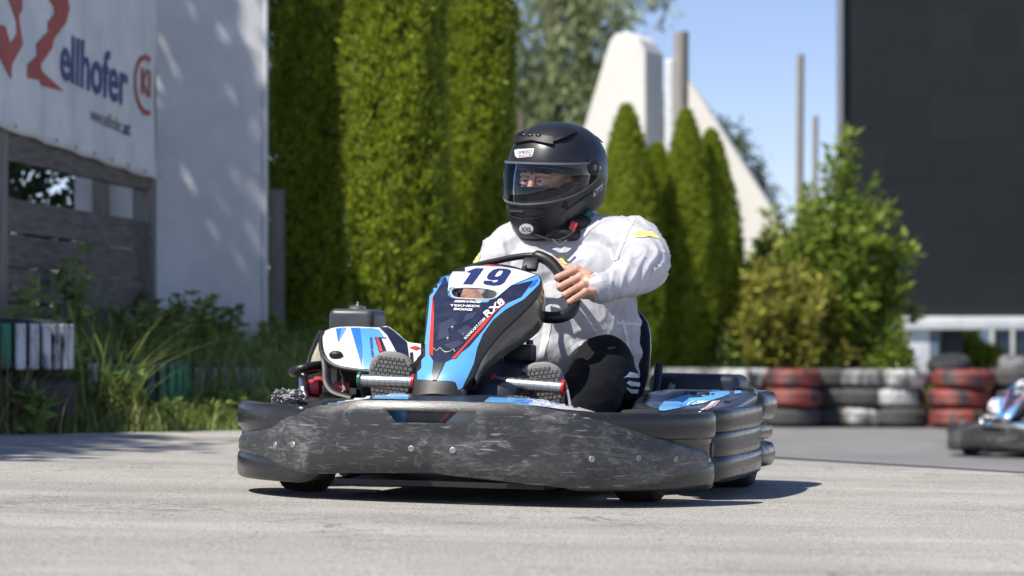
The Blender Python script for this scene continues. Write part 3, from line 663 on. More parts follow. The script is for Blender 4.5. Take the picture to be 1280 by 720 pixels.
obj('cover_strut', G().tube(spline([K(405, 440, y=.45), K(408, 462, y=.42), K(409, 478, y=.40), (K(418, 490, y=.38)), K(440, 497, y=.36)], 5), [.013, .014, .014, .014, .012], 10, flat=.55), mBlack, kart)
obj('cover_side', tmp(G().rings([[K(403, 417, y=.60), K(396, 432, y=.60), K(390, 446, y=.60), K(387, 458, y=.58)], [K(405, 417, y=.55), K(403, 432, y=.50), K(404, 446, y=.46), K(408, 458, y=.44)]], closed=False), [('SOLIDIFY', dict(thickness=.012)), ('SUBSURF', dict(levels=2, subdivision_type='SIMPLE'))]), mCream, kart)
obj('cover_side_edge', G().tube([K(402, 414, y=.61), K(394, 430, y=.61), K(388, 446, y=.61), K(385, 459, y=.6)], .009, 8), mBlack, kart)
tank = obj('fuel_tank', G().box(K(447, 399, y=.76)+Vector((0, 0, -.02)), (.150, .17, .105), .022, seg=4), mat('tank_plastic', (.045, .048, .055), .4, extra=dust(.15)), kart)
cp = K(447, 385.5, y=.72); obj('tank_cap', G().lathe([(0, -.004), (.026, -.004), (.027, .004), (.02, .008), (.012, .009), (.004, .012), (.003, .022), (0, .022)], 24, Matrix.Translation(cp)), mSteel, tank)
lp = K(385, 461, y=.47); obj('nerf_hoop', G().tube([lp+Vector((.044*math.cos(a), .075*math.sin(a), .012*math.cos(a*1))) for a in [2*math.pi*k/28 for k in range(28)]], .0145, 10, loop=True), mGrip, kart)
obj('hoop_post', G().tube([K(379, 468, y=.44), K(379, 490, y=.42), K(384, 505, y=.4)], .014, 10), mSteel, kart)
eng = obj('engine', G().box((-.47, .66, .27), (.22, .26, .24), .03), mat('engine_black', (.02, .02, .02), .6), kart)
for a_, s_, y_ in [((392, 484), (.05, .05, .05), .46), ((400, 476), (.04, .04, .028), .5), ((431, 486), (.05, .06, .05), .48)]: obj('engine_casing', G().box(K(*a_, y=y_), s_, .01), mRedM, eng)
obj('engine_casing', G().tube([K(421, 483, y=.47), K(433, 484, y=.46)], .018, 14), mRedM, eng)
obj('spark_lead', G().tube([K(428, 474, y=.44), K(431, 488, y=.43), K(426, 492, y=.43)], .006, 8), mBolt, eng)
obj('engine_label', G().box(K(441, 489, y=.45), (.022, .004, .02), .001), mCream, eng)
obj('exhaust_muffler', G().tube([(-.5, .5, .12), (-.5, .85, .12)], .05, 14), mSteel, kart)
# ------------------------------------------------------------------ driver
OFF = Vector((.08, .85, .09))
person = thing('person', 'driver in a black full-face helmet and white jacket at the wheel of kart 19', 'person', MK @ Matrix.Translation(OFF)); person['off'] = OFF
def pobj(name, g, m, parent=None, **k): return obj(name, g, m, parent or person, **k)
# head frame: turned and tipped, face towards -Y
HCt = Vector((.075, .745, .985))
HM = Matrix.Translation(HCt) @ Euler((R(3), R(3), R(-23)), 'XYZ').to_matrix().to_4x4()
# the wheel hand (photo right): finger chains
def kk(px, py, dy=0): return K(px, py, y=K(px, py, pl=(SC, SN)).y+dy)
g = G()
wr = kk(752, 361, .02)
FG = [((721, 337), (697, 347), .0118), ((725, 346.5), (700, 359), .0120), ((729, 356), (706, 368.5), .0114), ((732, 365), (712, 377.5), .0102)]
for i, (a, b, r_) in enumerate(FG):
    A_ = kk(*a, -.030); B_ = kk(*b, -.036); D_ = B_+Vector((-.004, .036, -.004)); E_ = D_+Vector((.024, .016, .002))
    M_ = kk(a[0]+15-2*i, a[1]+7-2.5*i, -.008)
    g.chain([M_, A_, B_, D_, E_], [r_*1.15, r_*1.14, r_, r_*.88, r_*.78], 12); g.ball(A_+Vector((0, -.002, .001)), r_*1.22, 12, 8)
g.chain([kk(731, 352, .0), kk(742, 358, .012), wr], [.027, .030, .027], 14)
g.chain([kk(738, 346, .01), kk(724, 343, .045), kk(706, 335, .05), kk(692, 324, .05)], [.020, .013, .0112, .0095], 12)
g.chain([kk(730, 366, .012), kk(742, 366, .02)], [.020, .022], 12)
# arms
shR, elR = Vector((.33, .71, .765)), Vector((.400, .545, .682))
shL, elL = Vector((-.055, .745, .75)), Vector((-.115, .60, .61))
wrL = Vector((-.10, .43, .60))
g.chain([shR, elR+Vector((-.02, .02, .01)), wr+Vector((.03, .02, .005)), wr], [.05, .036, .030, .027], 14)
g.chain([shL, elL, wrL], [.058, .044, .028], 14)
# other hand, seen through the slot in the fairing
hl = K(588, 367, y=.40); hl.z -= .0
g.chain([wrL, wrL.lerp(hl, .6)+Vector((-.01, 0, .0))], [.026, .030], 12)
for i in range(4):
    b = wrL.lerp(hl, .6); z = .022-.019*i; k0 = K(577+i*3, 361+i*4.2, y=.385)
    A_ = k0+Vector((-.03, .01, .004)); B_ = k0+Vector((.0, -.022, 0)); D_ = B_+Vector((.028, .004, -.003)); E_ = D_+Vector((.014, .022, 0))
    g.chain([b+Vector((0, 0, z)), A_, B_, D_, E_], [.013, .0125, .0115, .0105, .009], 12)
g.chain([wrL+Vector((.01, -.01, .02)), K(592, 360, y=.41), K(606, 362, y=.41)], [.016, .013, .011], 12)
# torso, neck, legs (under the clothes)
g.chain([(.10, .84, .24), (.10, .76, .45), (.115, .76, .66)], [.145, .150, .13], 18, 1.25, (1, 0, 0))
g.chain([(-.05, .74, .74), (.30, .73, .755)], [.07, .07]); g.chain([(.12, .765, .74), (.10, .76, .88)], [.07, .062])
for hp_, kn_, an_ in [((.20, .84, .19), (.30, .44, .40), (.205, .07, .16)), ((-.02, .84, .19), (-.17, .44, .40), (-.235, .07, .17))]:
    g.chain([hp_, kn_, an_, Vector(an_)+Vector((0, -.06, .06))], [.085, .060, .042, .036], 14)
# head with brow, nose and cheeks
def hp3(x, y, z): return HM @ Vector((x, y-.046, z-.020))
hr = HM.to_euler()
g.ball(hp3(0, .02, .0), (.076, .095, .115), 24, 16, hr); g.ball(hp3(0, -.03, -.055), (.060, .065, .065), 20, 12, hr)
g.chain([hp3(0, -.080, .012), hp3(0, -.097, -.036)], [.010, .0135], 10); g.ball(hp3(0, -.092, -.040), (.018, .013, .011), 12, 8, hr)
for s in (1, -1):
    g.ball(hp3(.038*s, -.070, -.034), (.026, .022, .019), 14, 10, hr); g.chain([hp3(.014*s, -.085, .024), hp3(.052*s, -.066, .020)], [.010, .009], 10)
    g.ball(hp3(.078*s, .02, -.01), (.012, .022, .032), 12, 8, hr)
g.chain([hp3(-.02, -.082, -.082), hp3(.02, -.082, -.082)], [.009, .009], 10)
me = blob(g, .0032, 5)
body = pobj('body', me, mSkin, angle=None)
for s in (1, -1):
    pobj('eye', G().ball(hp3(.033*s, -.073, .0), (.0125, .010, .0085), 14, 10, hr), mEye); pobj('pupil', G().ball(hp3(.030*s, -.0815, -.001), (.006, .004, .006), 10, 8, hr), mBrow)
    pobj('eyelid', G().chain([hp3(.017*s, -.079, .0045), hp3(.034*s, -.081, .0085), hp3(.052*s, -.070, .003)], [.0055, .0075, .0055], 8), mSkin); pobj('eyelid', G().chain([hp3(.017*s, -.079, -.0065), hp3(.034*s, -.081, -.0090), hp3(.052*s, -.070, -.0055)], [.0055, .0075, .0055], 8), mSkin)
    pobj('lash_line', G().chain([hp3(.018*s, -.083, .0020), hp3(.034*s, -.0845, .0052), hp3(.051*s, -.0735, .0006)], [.0013, .0022, .0013], 8), mBrow)
    pobj('eyebrow', G().chain([hp3(.016*s, -.092, .0255), hp3(.034*s, -.088, .030), hp3(.056*s, -.071, .023)], [.0028, .0034, .0022], 8), mBrow)
# ---- helmet
helmet = bpy.data.objects.new('helmet', None); C.objects.link(helmet); helmet.parent = person; helmet.matrix_basis = Matrix.Translation(-OFF) @ HM @ Matrix.Scale(1.06, 4); helmet.empty_display_size = .1
ZS = [-.176, -.157, -.126, -.09, -.05, 0, .05, .09, .12, .142, .155, .160]
HA = [.092, .104, .117, .127, .134, .139, .136, .123, .102, .074, .040, .0]     # half width
HF = [.130, .146, .158, .165, .166, .160, .148, .131, .108, .078, .042, .0]     # forward reach
HB = [.105, .118, .136, .152, .163, .170, .167, .152, .128, .095, .052, .0]     # backward reach
def hel(az, z, off=0.0):
    """az: 0 = straight ahead, positive to the driver's left (photo right)"""
    a, f, b = (float(np.interp(z, ZS, q)) for q in (HA, HF, HB)); c, s = math.cos(az), math.sin(az)
    L_ = f if c > 0 else b; e = 2.25
    k = (abs(s/max(1e-4, a))**e+abs(c/max(1e-4, L_))**e)**(-1/e) if a > 1e-3 else 0.0
    k += off
    zz = z+(.045*sm(.02, -.16, -0.0-(k*c))*0)
    y = -k*c; lift = .055*sm(-.10, .12, y)*sm(-.06, -.185, z)    # rim rises towards the nape
    return Vector((k*s, y, z+lift-.018*sm(-.05, -.15, y)*sm(-.10, -.185, z)+off*.6*sm(.0, .16, z)))
def smooth_tab(t, y): pass
PH = R(68)
def port(az):
    t = min(1, abs(az)/PH); hi = lerp(.026, .012, t**2.6); lo = lerp(-.074, .000, t**2.3); return lo, hi
NA = 96; azs = [-math.pi+2*math.pi*k/NA for k in range(NA)]
def zrow(az, lo, hi, nlo, nmid, nhi):
    return [lerp(-.176, lo, k/nlo) for k in range(nlo)]+[lerp(lo, hi, k/nmid) for k in range(nmid)]+[lerp(hi, .160, math.sin(k/nhi*math.pi/2)**.9) for k in range(nhi+1)]
nlo, nmid, nhi = 10, 6, 14
cols = []
for az in azs:
    if abs(az) <= PH+1e-6: lo, hi = port(az)
    else: lo, hi = port(PH)
    cols.append([hel(az, z) for z in zrow(az, lo, hi, nlo, nmid, nhi)])
nr = len(cols[0]); gv = [p for c in cols for p in c]; gf = []
for i in range(NA):
    j = (i+1) % NA
    for k in range(nr-1):
        if nlo <= k < nlo+nmid and abs(azs[i]) < PH-.02 and abs(azs[j]) < PH-.02+.04 and abs((azs[i]+R(1.9))) < PH-.03: continue
        gf.append((i*nr+k, j*nr+k, j*nr+k+1, i*nr+k+1))
hg = G(); hg.v = [tuple(p) for p in gv]; hg.f = gf
bm = bmesh.new(); bm.from_mesh(hg.mesh('h')); bmesh.ops.remove_doubles(bm, verts=bm.verts[:], dist=.0004); bmesh.ops.recalc_face_normals(bm, faces=bm.faces[:])
me = bpy.data.meshes.new('shell'); bm.to_mesh(me); bm.free()
me = tmp(me, [('SMOOTH', dict(factor=.35, iterations=2)), ('SOLIDIFY', dict(thickness=.018, offset=-1)), ('BEVEL', dict(width=.003, segments=2, limit_method='ANGLE', angle_limit=R(50)))])
shell = obj('shell', me, mHelmet, helmet, angle=50)
def hstrip(azr, zf, na, nz, off, name, m, thick=.002, offf=None):
    rows = []
    for i in range(na+1):
        az = lerp(azr[0], azr[1], i/na); z0, z1 = zf(az); rows.append([hel(az, lerp(z0, z1, k/nz), offf(az, k/nz) if offf else off) for k in range(nz+1)])
    return obj(name, tmp(G().rings(rows, closed=False), [('SOLIDIFY', dict(thickness=thick, offset=0))]), m, helmet, angle=50)
def vz(az):
    t = min(1, abs(az)/R(100)); hi = lerp(.036, .050, t**3); lo = lerp(-.090, .004, t**1.9); e = sm(.90, 1, t); m_ = (hi+lo)/2; return lerp(lo, m_, e*.9), lerp(hi, m_, e*.9)
hstrip((R(-100), R(100)), vz, 60, 10, .006, 'visor', mVisor, .0016)
def vtop(az): z0, z1 = vz(az); return z1-.006, z1
def vbot(az): z0, z1 = vz(az); return z0, z0+.006
mVE = mat('visor_edge', (.12, .125, .13), .25, coat=.5)
hstrip((R(-97), R(97)), vtop, 60, 2, .0072, 'visor_edge', mVE, .002); hstrip((R(-97), R(97)), vbot, 60, 2, .0072, 'visor_edge', mVE, .002)
def pz(az):
    lo, hi = port(az); return lo-.004, lo+.010
hstrip((R(-64), R(64)), pz, 40, 2, -.012, 'port_gasket', mPad, .014)
hstrip((R(-64), R(64)), lambda az: (port(az)[1]-.014, port(az)[1]+.004), 40, 2, -.012, 'port_gasket', mPad, .014)
for s in (1, -1):
    obj('cheek_pad', G().ball((s*.088, -.055, -.075), (.030, .065, .055), 16, 10), mPad, helmet)
    n_ = hel(s*R(84), .027, .008); d_ = Vector((s, -.12, 0)).normalized(); q = d_.to_track_quat('Z', 'Y').to_matrix().to_4x4()
    obj('visor_pivot', G().lathe([(0, -.004), (.024, -.004), (.024, .002), (.018, .004), (.0, .004)], 24, Matrix.Translation(n_) @ q), mHelmetTrim, helmet)
    obj('pivot_screw', G().lathe([(0, .003), (.009, .003), (.009, .0055), (.005, .0065), (0, .0055)], 16, Matrix.Translation(n_) @ q), mVE, helmet)
obj('nose_guard', G().rings([[hel(az, z, o_) for az in [R(a) for a in range(-38, 39, 4)]] for z, o_ in ((-.066, -.012), (-.048, -.012), (-.036, -.018))], closed=False), mPad, helmet, angle=None)
# chin vent, brow vent, scoop lines, rim
hstrip((R(-24), R(24)), lambda az: (-.116, -.100), 20, 3, .004, 'chin_vent', mHelmetTrim, .004)
hstrip((R(-18), R(2)), lambda az: (-.110, -.106), 10, 2, .0085, 'vent_slider', mat('trim_grey', (.07, .07, .07), .4), .003)
for s in (1, -1): obj('chin_crease', G().tube(spline([hel(s*R(32), -.094, .001), hel(s*R(25), -.116, .001), hel(s*R(10), -.124, .002), hel(0, -.126, .002)], 4), [.002, .0035, .002], 6), mHelmet, helmet)
bv1 = hstrip((R(-30), R(30)), lambda az: (lerp(.098, .088, abs(az)/R(30)), lerp(.116, .108, abs(az)/R(30))), 20, 4, .005, 'brow_vent', mHelmetTrim, .008)
for a in (-18, -6, 8): obj('vent_tab', G().ball(hel(R(a), .112, .009), (.010, .006, .004), 10, 6), mHelmet, helmet)
for s in (1, -1): obj('vent_scoop', G().tube(spline([hel(s*R(24), .094, .004), hel(s*R(44), .112, .005), hel(s*R(72), .130, .004)], 5), [.004, .009, .003], 8, flat=.6), mHelmetTrim, helmet)
for s in (1, -1): obj('shell_crease', G().tube(spline([hel(s*R(36), -.125, .0), hel(s*R(58), -.085, .0008), hel(s*R(85), -.052, .001), hel(s*R(115), -.03, .0005)], 5), [.001, .0028, .001], 6), mHelmet, helmet)
obj('neck_roll', G().tube([hel(a, -.170, -.016) for a in [2*math.pi*k/40 for k in range(40)]], .014, 8, loop=True), mPad, helmet)
obj('rear_spoiler', G().tube(spline([hel(R(140), .10, .004), hel(R(165), .118, .007), hel(R(195), .118, .007), hel(R(220), .10, .004)], 4), [.003, .008, .003], 8, flat=.5), mHelmet, helmet)
# helmet stickers
hs = lambda P_, m_, eps=.001, name='sticker': decal(name, P_, shell, m_, helmet, eps, 2)
hx = lambda x, y: (620+x/5.536, 170+y/5.536)
hs([hx(*p) for p in [(128, 98), (150, 92), (265, 86), (258, 118), (250, 142), (150, 152), (135, 140)]], mWhiteV)
lettering('lettering', 'SPEED', hx(150, 128), hx(250, 120), (1, -4.2), shell, mNumber, helmet, .002, .0, .2); lettering('lettering', 'RACE', hx(160, 147), hx(248, 138), (.3, -2.3), shell, mRed, helmet, .002)
hs([(655+9.3*math.cos(a)*.95+3, 286+6.6*math.sin(a)) for a in [2*math.pi*k/20 for k in range(20)]], mWhiteV)
lettering('lettering', 'XXL', (651.5, 289), (665, 289.5), (0, -5.6), shell, mBlack, helmet, .002, .02)
hs([hx(*p) for p in [(672, 385), (738, 325), (735, 365), (675, 425)]], mat('grey_sticker', (.5, .52, .5), .4))
lettering('lettering', 'SP', hx(682, 412), hx(730, 372), (0, -4), shell, mBlack, helmet, .002)
# chin strap
pobj('chin_strap', G().tube(spline([K(668, 292, y=.62), K(690, 300, y=.60), K(706, 297, y=.61), K(722, 285, y=.65), K(735, 272, y=.70)], 4), .009, 8, flat=.4), mBlack)
pobj('strap_end', G().tube(spline([K(692, 299, y=.59), K(700, 306, y=.58), K(708, 300, y=.585)], 4), .006, 8, flat=.5), mBlack)
pobj('strap_buckle', G().box(K(716, 284, y=.635), (.022, .012, .036), .004, Euler((0, R(25), 0))), mRed)
pobj('strap_tab', G().box(K(733, 271, y=.69), (.05, .01, .022), .004, Euler((0, R(-38), 0))), mat('green_fabric', (.02, .16, .10), .7))
pobj('balaclava', G().chain([hp3(0, .02, -.12), (.108, .755, .78)], [.085, .080], 20), mBlack, angle=None)
ng = G(); ng.ball(K(700, 289, y=.665), (.075, .05, .028), 20, 10, Euler((0, R(14), R(-10)))); ng.ball(K(722, 279, y=.69), (.05, .05, .03), 16, 10)
pobj('helmet_gap_fill', blob(ng, .006, 4), mBlack, angle=None)  # black form added to fill the dark gap under the helmet
# ---- jacket
g = G()
g.chain([(.11, .86, .30), (.115, .79, .40), (.125, .755, .52), (.125, .765, .68)], [.165, .185, .178, .150], 24, 1.28, (1, 0, 0))
g.ball((.10, .665, .43), (.185, .15, .11), 24, 16); g.ball((.105, .68, .50), (.205, .15, .16), 24, 16)
g.chain([(-.045, .735, .75), (.12, .76, .775), (.315, .715, .765)], [.085, .10, .088], 16)
g.ball((.02, .68, .66), (.11, .09, .11)); g.ball((.22, .67, .66), (.115, .09, .11))
g.chain([(.115, .76, .79), (.105, .755, .865)], [.095, .080], 20)
cuR = wr+Vector((.012, .008, .004))
cf = kk(747, 361, .020)
g.chain([shR, Vector((.385, .62, .715)), elR+Vector((-.005, .01, 0)), elR.lerp(cuR, .5)+Vector((0, 0, .004)), elR.lerp(cuR, .86)], [.092, .080, .072, .056, .043], 18)
g.chain([elR.lerp(cuR, .84), cf], [.046, .043], 18)
g.chain([shL, Vector((-.09, .67, .685)), elL, wrL], [.088, .080, .070, .044], 18)
me = blob(g, .0062, 7)
def folds(co, no):
    out = co.copy()
    for i in range(len(co)):
        p = Vector(co[i]); d = 0
        q = (noise.noise(Vector((p.x*4, p.y*4, p.z*4)))*1.4)
        u_, v_ = p.x*.8+p.z*.6, p.z*.8-p.x*.6
        r1 = 1-abs(noise.noise(Vector((u_*11+q, p.y*6, v_*3.2-q)))*1.9); r2 = 1-abs(noise.noise(Vector((u_*5-q+9, p.y*8+4, v_*15+q)))*1.9); r3 = 1-abs(noise.noise(Vector((p.x*26+2*q, p.y*20, p.z*17)))*1.9)
        arm = sm(.29, .36, p.x)*sm(.52, .6, p.z)+sm(.0, -.08, p.x)
        d += .0052*max(0, r1)**5+.0040*max(0, r2)**5+.0020*max(0, r3)**4-.003
        s = math.sin((p.x*36+p.y*42-p.z*24)+6*q); d += arm*.0042*(1-abs(s))**2*1.6
        # the waist gathers into creases over the lap
        d += .006*math.sin(p.z*85+p.x*10+3*q)*sm(.52, .40, p.z)*sm(.12, .26, p.x)
        out[i] = co[i]+no[i]*d
    return out
warp(me, folds)
jacket = pobj('jacket', me, mJacket, angle=None)
cuffg = G()
cuffg.tube([elR.lerp(cf, .92), elR.lerp(cf, 1.0), cf+(cf-elR)*.02], [.047, .046, .044], 24)
cu_ = blob(cuffg, .005, 4); warp(cu_, lambda co, no: np.array([c+n*.004*math.sin(c[2]*300+c[1]*260) for c, n in zip(co, no)])); pobj('cuff', cu_, mJacket, angle=None)
col = G(); rr = []
for zz, r_, dx in ((.80, .100, .0), (.835, .094, -.002), (.865, .090, -.006), (.868, .085, -.006), (.83, .084, 0)):
    rr.append([Vector((.112+dx+r_*1.06*math.cos(a), .755+r_*math.sin(a), zz+.022*math.cos(a-.6))) for a in [2*math.pi*k/32 for k in range(32)]])
pobj('collar', tmp(G().rings(rr, caps=False), [('SUBSURF', dict(levels=1))]), mJacket, angle=None)
jd = lambda P_: decal('reflective_patch', P_, jacket, mYellow, jacket, .003, 2)
jd([(790, 293), (800, 289), (816, 290), (824, 299), (812, 296), (795, 297)]); jd([(588, 322), (597, 316), (602, 318), (598, 328), (589, 330)]); jd([(699, 318), (706, 321), (713, 330), (702, 331)])
sm_ = mat('jacket_seam', (.86, .87, .89), .5, trans=.2)
for P_ in [[(790, 272), (783, 285), (775, 305), (768, 325), (772, 326), (779, 307), (787, 287), (794, 274)], [(681, 398), (690, 400), (686, 425), (678, 450), (672, 450), (677, 425)], [(700, 448), (718, 430), (740, 420), (760, 413), (761, 416), (741, 424), (722, 434), (703, 452)], [(770, 402), (800, 404), (818, 409), (818, 411), (800, 407), (770, 405)], [(776, 400), (782, 425), (784, 450), (787, 450), (785, 425), (780, 400)], [(722, 300), (735, 285), (748, 276), (751, 278), (738, 288), (726, 302)]]: decal('seam', P_, jacket, sm_, jacket, .0025, 2.5)
# ---- trousers and shoes
g = G()
for s, hp_, kn_, an_ in [(1, (.20, .85, .20), (.298, .47, .392), (.225, .07, .165)), (-1, (-.02, .85, .20), (-.17, .47, .40), (-.235, .07, .165))]:
    kn_ = Vector(kn_); g.chain([hp_, Vector(hp_).lerp(kn_, .6)+Vector((0, 0, .02)), kn_, kn_.lerp(Vector(an_), .35)+Vector((.012*s, 0, -.01)), an_], [.118, .112, .088, .092, .068], 18)
g.chain([(-.02, .86, .2), (.2, .86, .2)], [.13, .13]); g.chain([(0, .66, .27), (.2, .66, .27)], [.11, .11])
me = blob(g, .008, 8)
def tf(co, no):
    out = co.copy()
    for i in range(len(co)):
        p = Vector(co[i]); q = noise.noise(p*5); out[i] = co[i]+no[i]*(.005*max(0, 1-abs(noise.noise(Vector((p.x*9+q, p.y*5+q, p.z*6-q))))*1.9)**3+.0028*max(0, 1-abs(noise.noise(Vector((p.x*16, p.y*9-q, p.z*22))))*1.9)**3+.003*noise.noise(p*9)+.001)
    return out
warp(me, tf); trous = pobj('trousers', me, mTrouser, angle=None)
zt = lambda x, y: (640+x/3.79, 310+y/3.79)
mStripe = mat('white_stripe', (.75, .76, .8), .5)
for P_ in [[(522, 618), (556, 588), (606, 600), (608, 615), (560, 612), (535, 612)], [(538, 640), (552, 628), (608, 640), (606, 656), (560, 652)], [(536, 660), (552, 664), (606, 672), (606, 690), (560, 686)]]: decal('stripe', [zt(*p) for p in P_], trous, mStripe, trous, .003, 2)
for s, c_, tw in [(1, K(679, 508, y=.01), R(-8)), (-1, K(486, 494, y=.01), R(6))]:
    Ms = Matrix.Translation(c_) @ Matrix.Rotation(R(12), 4, 'X') @ Matrix.Rotation(tw, 4, 'Y')
    out = [(0, .148), (.030, .142), (.053, .115), (.058, .07), (.050, .01), (.040, -.05), (.042, -.10), (.032, -.138), (0, -.150), (-.032, -.138), (-.040, -.10), (-.038, -.05), (-.046, .01), (-.054, .07), (-.050, .115), (-.028, .142)]
    o = [(p.x*1.2, p.z*.86) for p in spline([(x, 0, z) for x, z in out], 3, True)]
    sh = pobj('shoe', None or G().rings([[Ms @ Vector((x*k, y, z*k+dz)) for x, z in o] for y, k, dz in ((.02, .97, 0), (.04, .96, 0), (.065, .85, -.012), (.09, .62, -.04), (.12, .45, -.07), (.15, .40, -.075))]), mShoe)
    so = obj('shoe_sole', G().rings([[Ms @ Vector((x*k, y, z*k)) for x, z in o] for y, k in ((-.004, .93), (.0, .985), (.006, 1), (.022, 1.0))]), mSole, sh)
    tg = G()
    for i in range(-9, 11):
        for j in range(-4, 5):
            x, z = j*.0135+(.0065 if i % 2 else 0), i*.0125
            if inside(x*1.08, z*1.05, [Vector(p) for p in o]): tg.box(Ms @ Vector((x, -.005, z)), (.0105, .008, .0085), 0, Ms.to_euler())
    tag(obj('sole_tread', tg, mSole, so, smooth=False), kind='stuff')
# ------------------------------------------------------------------ left: fence, banner, wall
FA, FB = Vector((-2.66, 14.2, 0)), Vector((-2.27, 17.0, 0)); fd_ = (FB-FA).normalized(); fn = Vector((fd_.y, -fd_.x, 0))
def fp(t, z, off=0): p = FA.lerp(FB, t)+fn*off; p.z = z; return p
frot = Euler((0, 0, math.atan2(fd_.y, fd_.x)))
fence = thing('plank_fence', 'grey weathered timber fence of horizontal planks under the white banner', 'fence', FA+Vector((0, 0, .1))); fence['off'] = tuple(FA+Vector((0, 0, .1)))
def plank(t0, t1, z0, z1, th, m, name, off=0.0, sag=0.0, end=None):
    n = 8; rr = []
    for k in range(n+1):
        t = lerp(t0, t1, k/n); dz = sag*math.sin(math.pi*k/n)+.004*noise.noise(Vector((t*5, z0*7, 2)))
        za, zb = z0+dz+.006*noise.noise(Vector((t*9, z0*3, 0))), z1+dz+.006*noise.noise(Vector((t*9, z1*3, 7)))
        rr.append([fp(t, za, off-th/2), fp(t, za, off+th/2), fp(t, zb, off+th/2), fp(t, zb, off-th/2)])
    return obj(name, G().rings(rr), m, fence, angle=30)
for z0, z1, o_ in [(1.05, 1.225, .0), (.868, 1.04, -.012), (.685, .856, .006), (.495, .673, -.006), (.30, .483, 0)]: plank(.0, .975, z0, z1, .03, mWood, 'plank', o_)
plank(-.02, 1.0, 1.415, 1.56, .05, mWood, 'top_rail', .02)
for t, w_ in ((-.02, .13), (1.0, .115)):
    p = fp(t, 0); g = G()
    g.rings([[p+fd_*(a*w_/2)+fn*(b*.06)+Vector((0, 0, z)) for a, b in ((-1, -1), (1, -1), (1, 1), (-1, 1))] for z in [.0, .5, 1.0, 1.5, 2.2, 3.2]])
    obj('post', g, mPost, fence, angle=30)
obj('post_batten', G().rings([[fp(.985, 0)+fn*.05+fd_*a+fn*b+Vector((0, 0, z)) for a, b in ((-.02, -.02), (.02, -.02), (.02, .02), (-.02, .02))] for z in (.1, 1.6)]), mPost, fence)
# banner
def bz(t): return lerp(1.555, 1.475, t)
rows = []; NB = 90
for i in range(NB+1):
    t = lerp(-.35, .985, i/NB); col_ = []
    for k in range(41):
        v = k/40; z = lerp(bz(t), 3.1, v); f_ = .012*math.sin(t*31+2*math.sin(z*3))*(1-.5*v)+.016*noise.noise(Vector((t*7, z*1.3, 3)))+.012*noise.noise(Vector((t*16+z*1.5, z*2, 9)))+.01*abs(noise.noise(Vector((t*6-z*3, z*1.2, 5))))
        col_.append(fp(t, z, .085+f_))
    rows.append(col_)
bo_ = fp(0, 1.5); banner = thing('advertising_banner', 'white advertising banner with red zigzag logo and blue lettering hung on the fence', 'banner', bo_); banner['off'] = tuple(bo_)
sheet = obj('banner_sheet', tmp(G().rings(rows, closed=False), [('SOLIDIFY', dict(thickness=.003, offset=0))]), mBanner, banner, angle=None)
zb = lambda x, y: (x/3.6, y/3.6)
bd = lambda P_, m_, eps=.006, name='print': decal(name, [zb(*p) for p in P_], sheet, m_, banner if False else sheet, eps, 3)
bd([(205, -20), (300, -20), (310, 40), (295, 100), (240, 175), (232, 215), (180, 290), (185, 320), (285, 412), (185, 385), (175, 360), (120, 350), (122, 290), (165, 250), (160, 200), (215, 140), (212, 100), (245, 60), (240, 30)], mBannerRed)
bd([(-5, 110), (20, 118), (45, 200), (75, 150), (70, 90), (30, -20), (75, -20), (85, 100), (100, 200), (50, 290), (47, 360), (0, 265), (-5, 260)], mBannerRed); bd([(55, -20), (95, -20), (98, 45), (80, 70), (66, 50)], mBannerRed)
lettering('lettering', 'ellhofer', zb(268, 348), zb(570, 478), (1.2, -60), sheet, mBannerBlue, sheet, .007, .018)
lettering('lettering', 'www.zellhofer', zb(405, 540), zb(543, 597), (.2, -18), sheet, mBannerGrey, sheet, .007, .01); lettering('lettering', '.at', zb(543, 598), zb(583, 612), (.2, -18), sheet, mBannerBlue, sheet, .007, .02)
ov = [(640, 385, 1.0), (640, 385, .82)]; N_ = 26
def ell(k, s): a = 2*math.pi*k/N_; return (655+55*s*math.cos(a), 383+137*s*math.sin(a)+16*math.cos(a))
for k in range(N_):
    q = [ell(k, 1), ell(k+1, 1), ell(k+1, .82), ell(k, .82)]
    if max(x for x, y in q) < 679: bd(q, mBannerRed, .007, 'emblem_ring')
lettering('emblem_letters', 'KI', zb(632, 420), zb(674, 436), (.2, -33), sheet, mBannerRed, sheet, .007, .03)
for t in [x/8 for x in range(-2, 9)]:
    p = fp(t, bz(t)+.03, .10); obj('eyelet', G().lathe([(.006, 0), (.012, 0), (.012, .004), (.006, .004)], 10, Matrix.Translation(p) @ fn.to_track_quat('Z', 'Y').to_matrix().to_4x4(), loop=True), mBolt, banner)
# wall
wl = thing('rendered_wall', 'tall white rendered wall with dappled light between banner and tall hedge', 'wall', Vector((-2.2, 17.7, .1))); wl['off'] = (-2.2, 17.7, .1)
obj('wall_slab', G().box((-2.215, 17.85, 2.15), (1.21, .25, 4.3), .012), mWall, wl)
obj('edge_trim', G().box((-1.592, 17.75, 2.3), (.035, .06, 4.0), .006), mWhiteM, wl)
obj('wall_pier', G().box((-2.63, 17.6, 1.0), (.1, .1, 2.0), .008), mPost, wl)
tp = obj('timber_post', G().rings([[Vector((-1.53+a, 17.95+b, z)) for a, b in ((-.045, -.05), (.045, -.05), (.045, .05), (-.045, .05))] for z in (.0, .5, 1.0, 1.478)]), mPost, angle=30)
tag(tp, 'short grey timber post at the right-hand foot of the white wall', 'post'); 
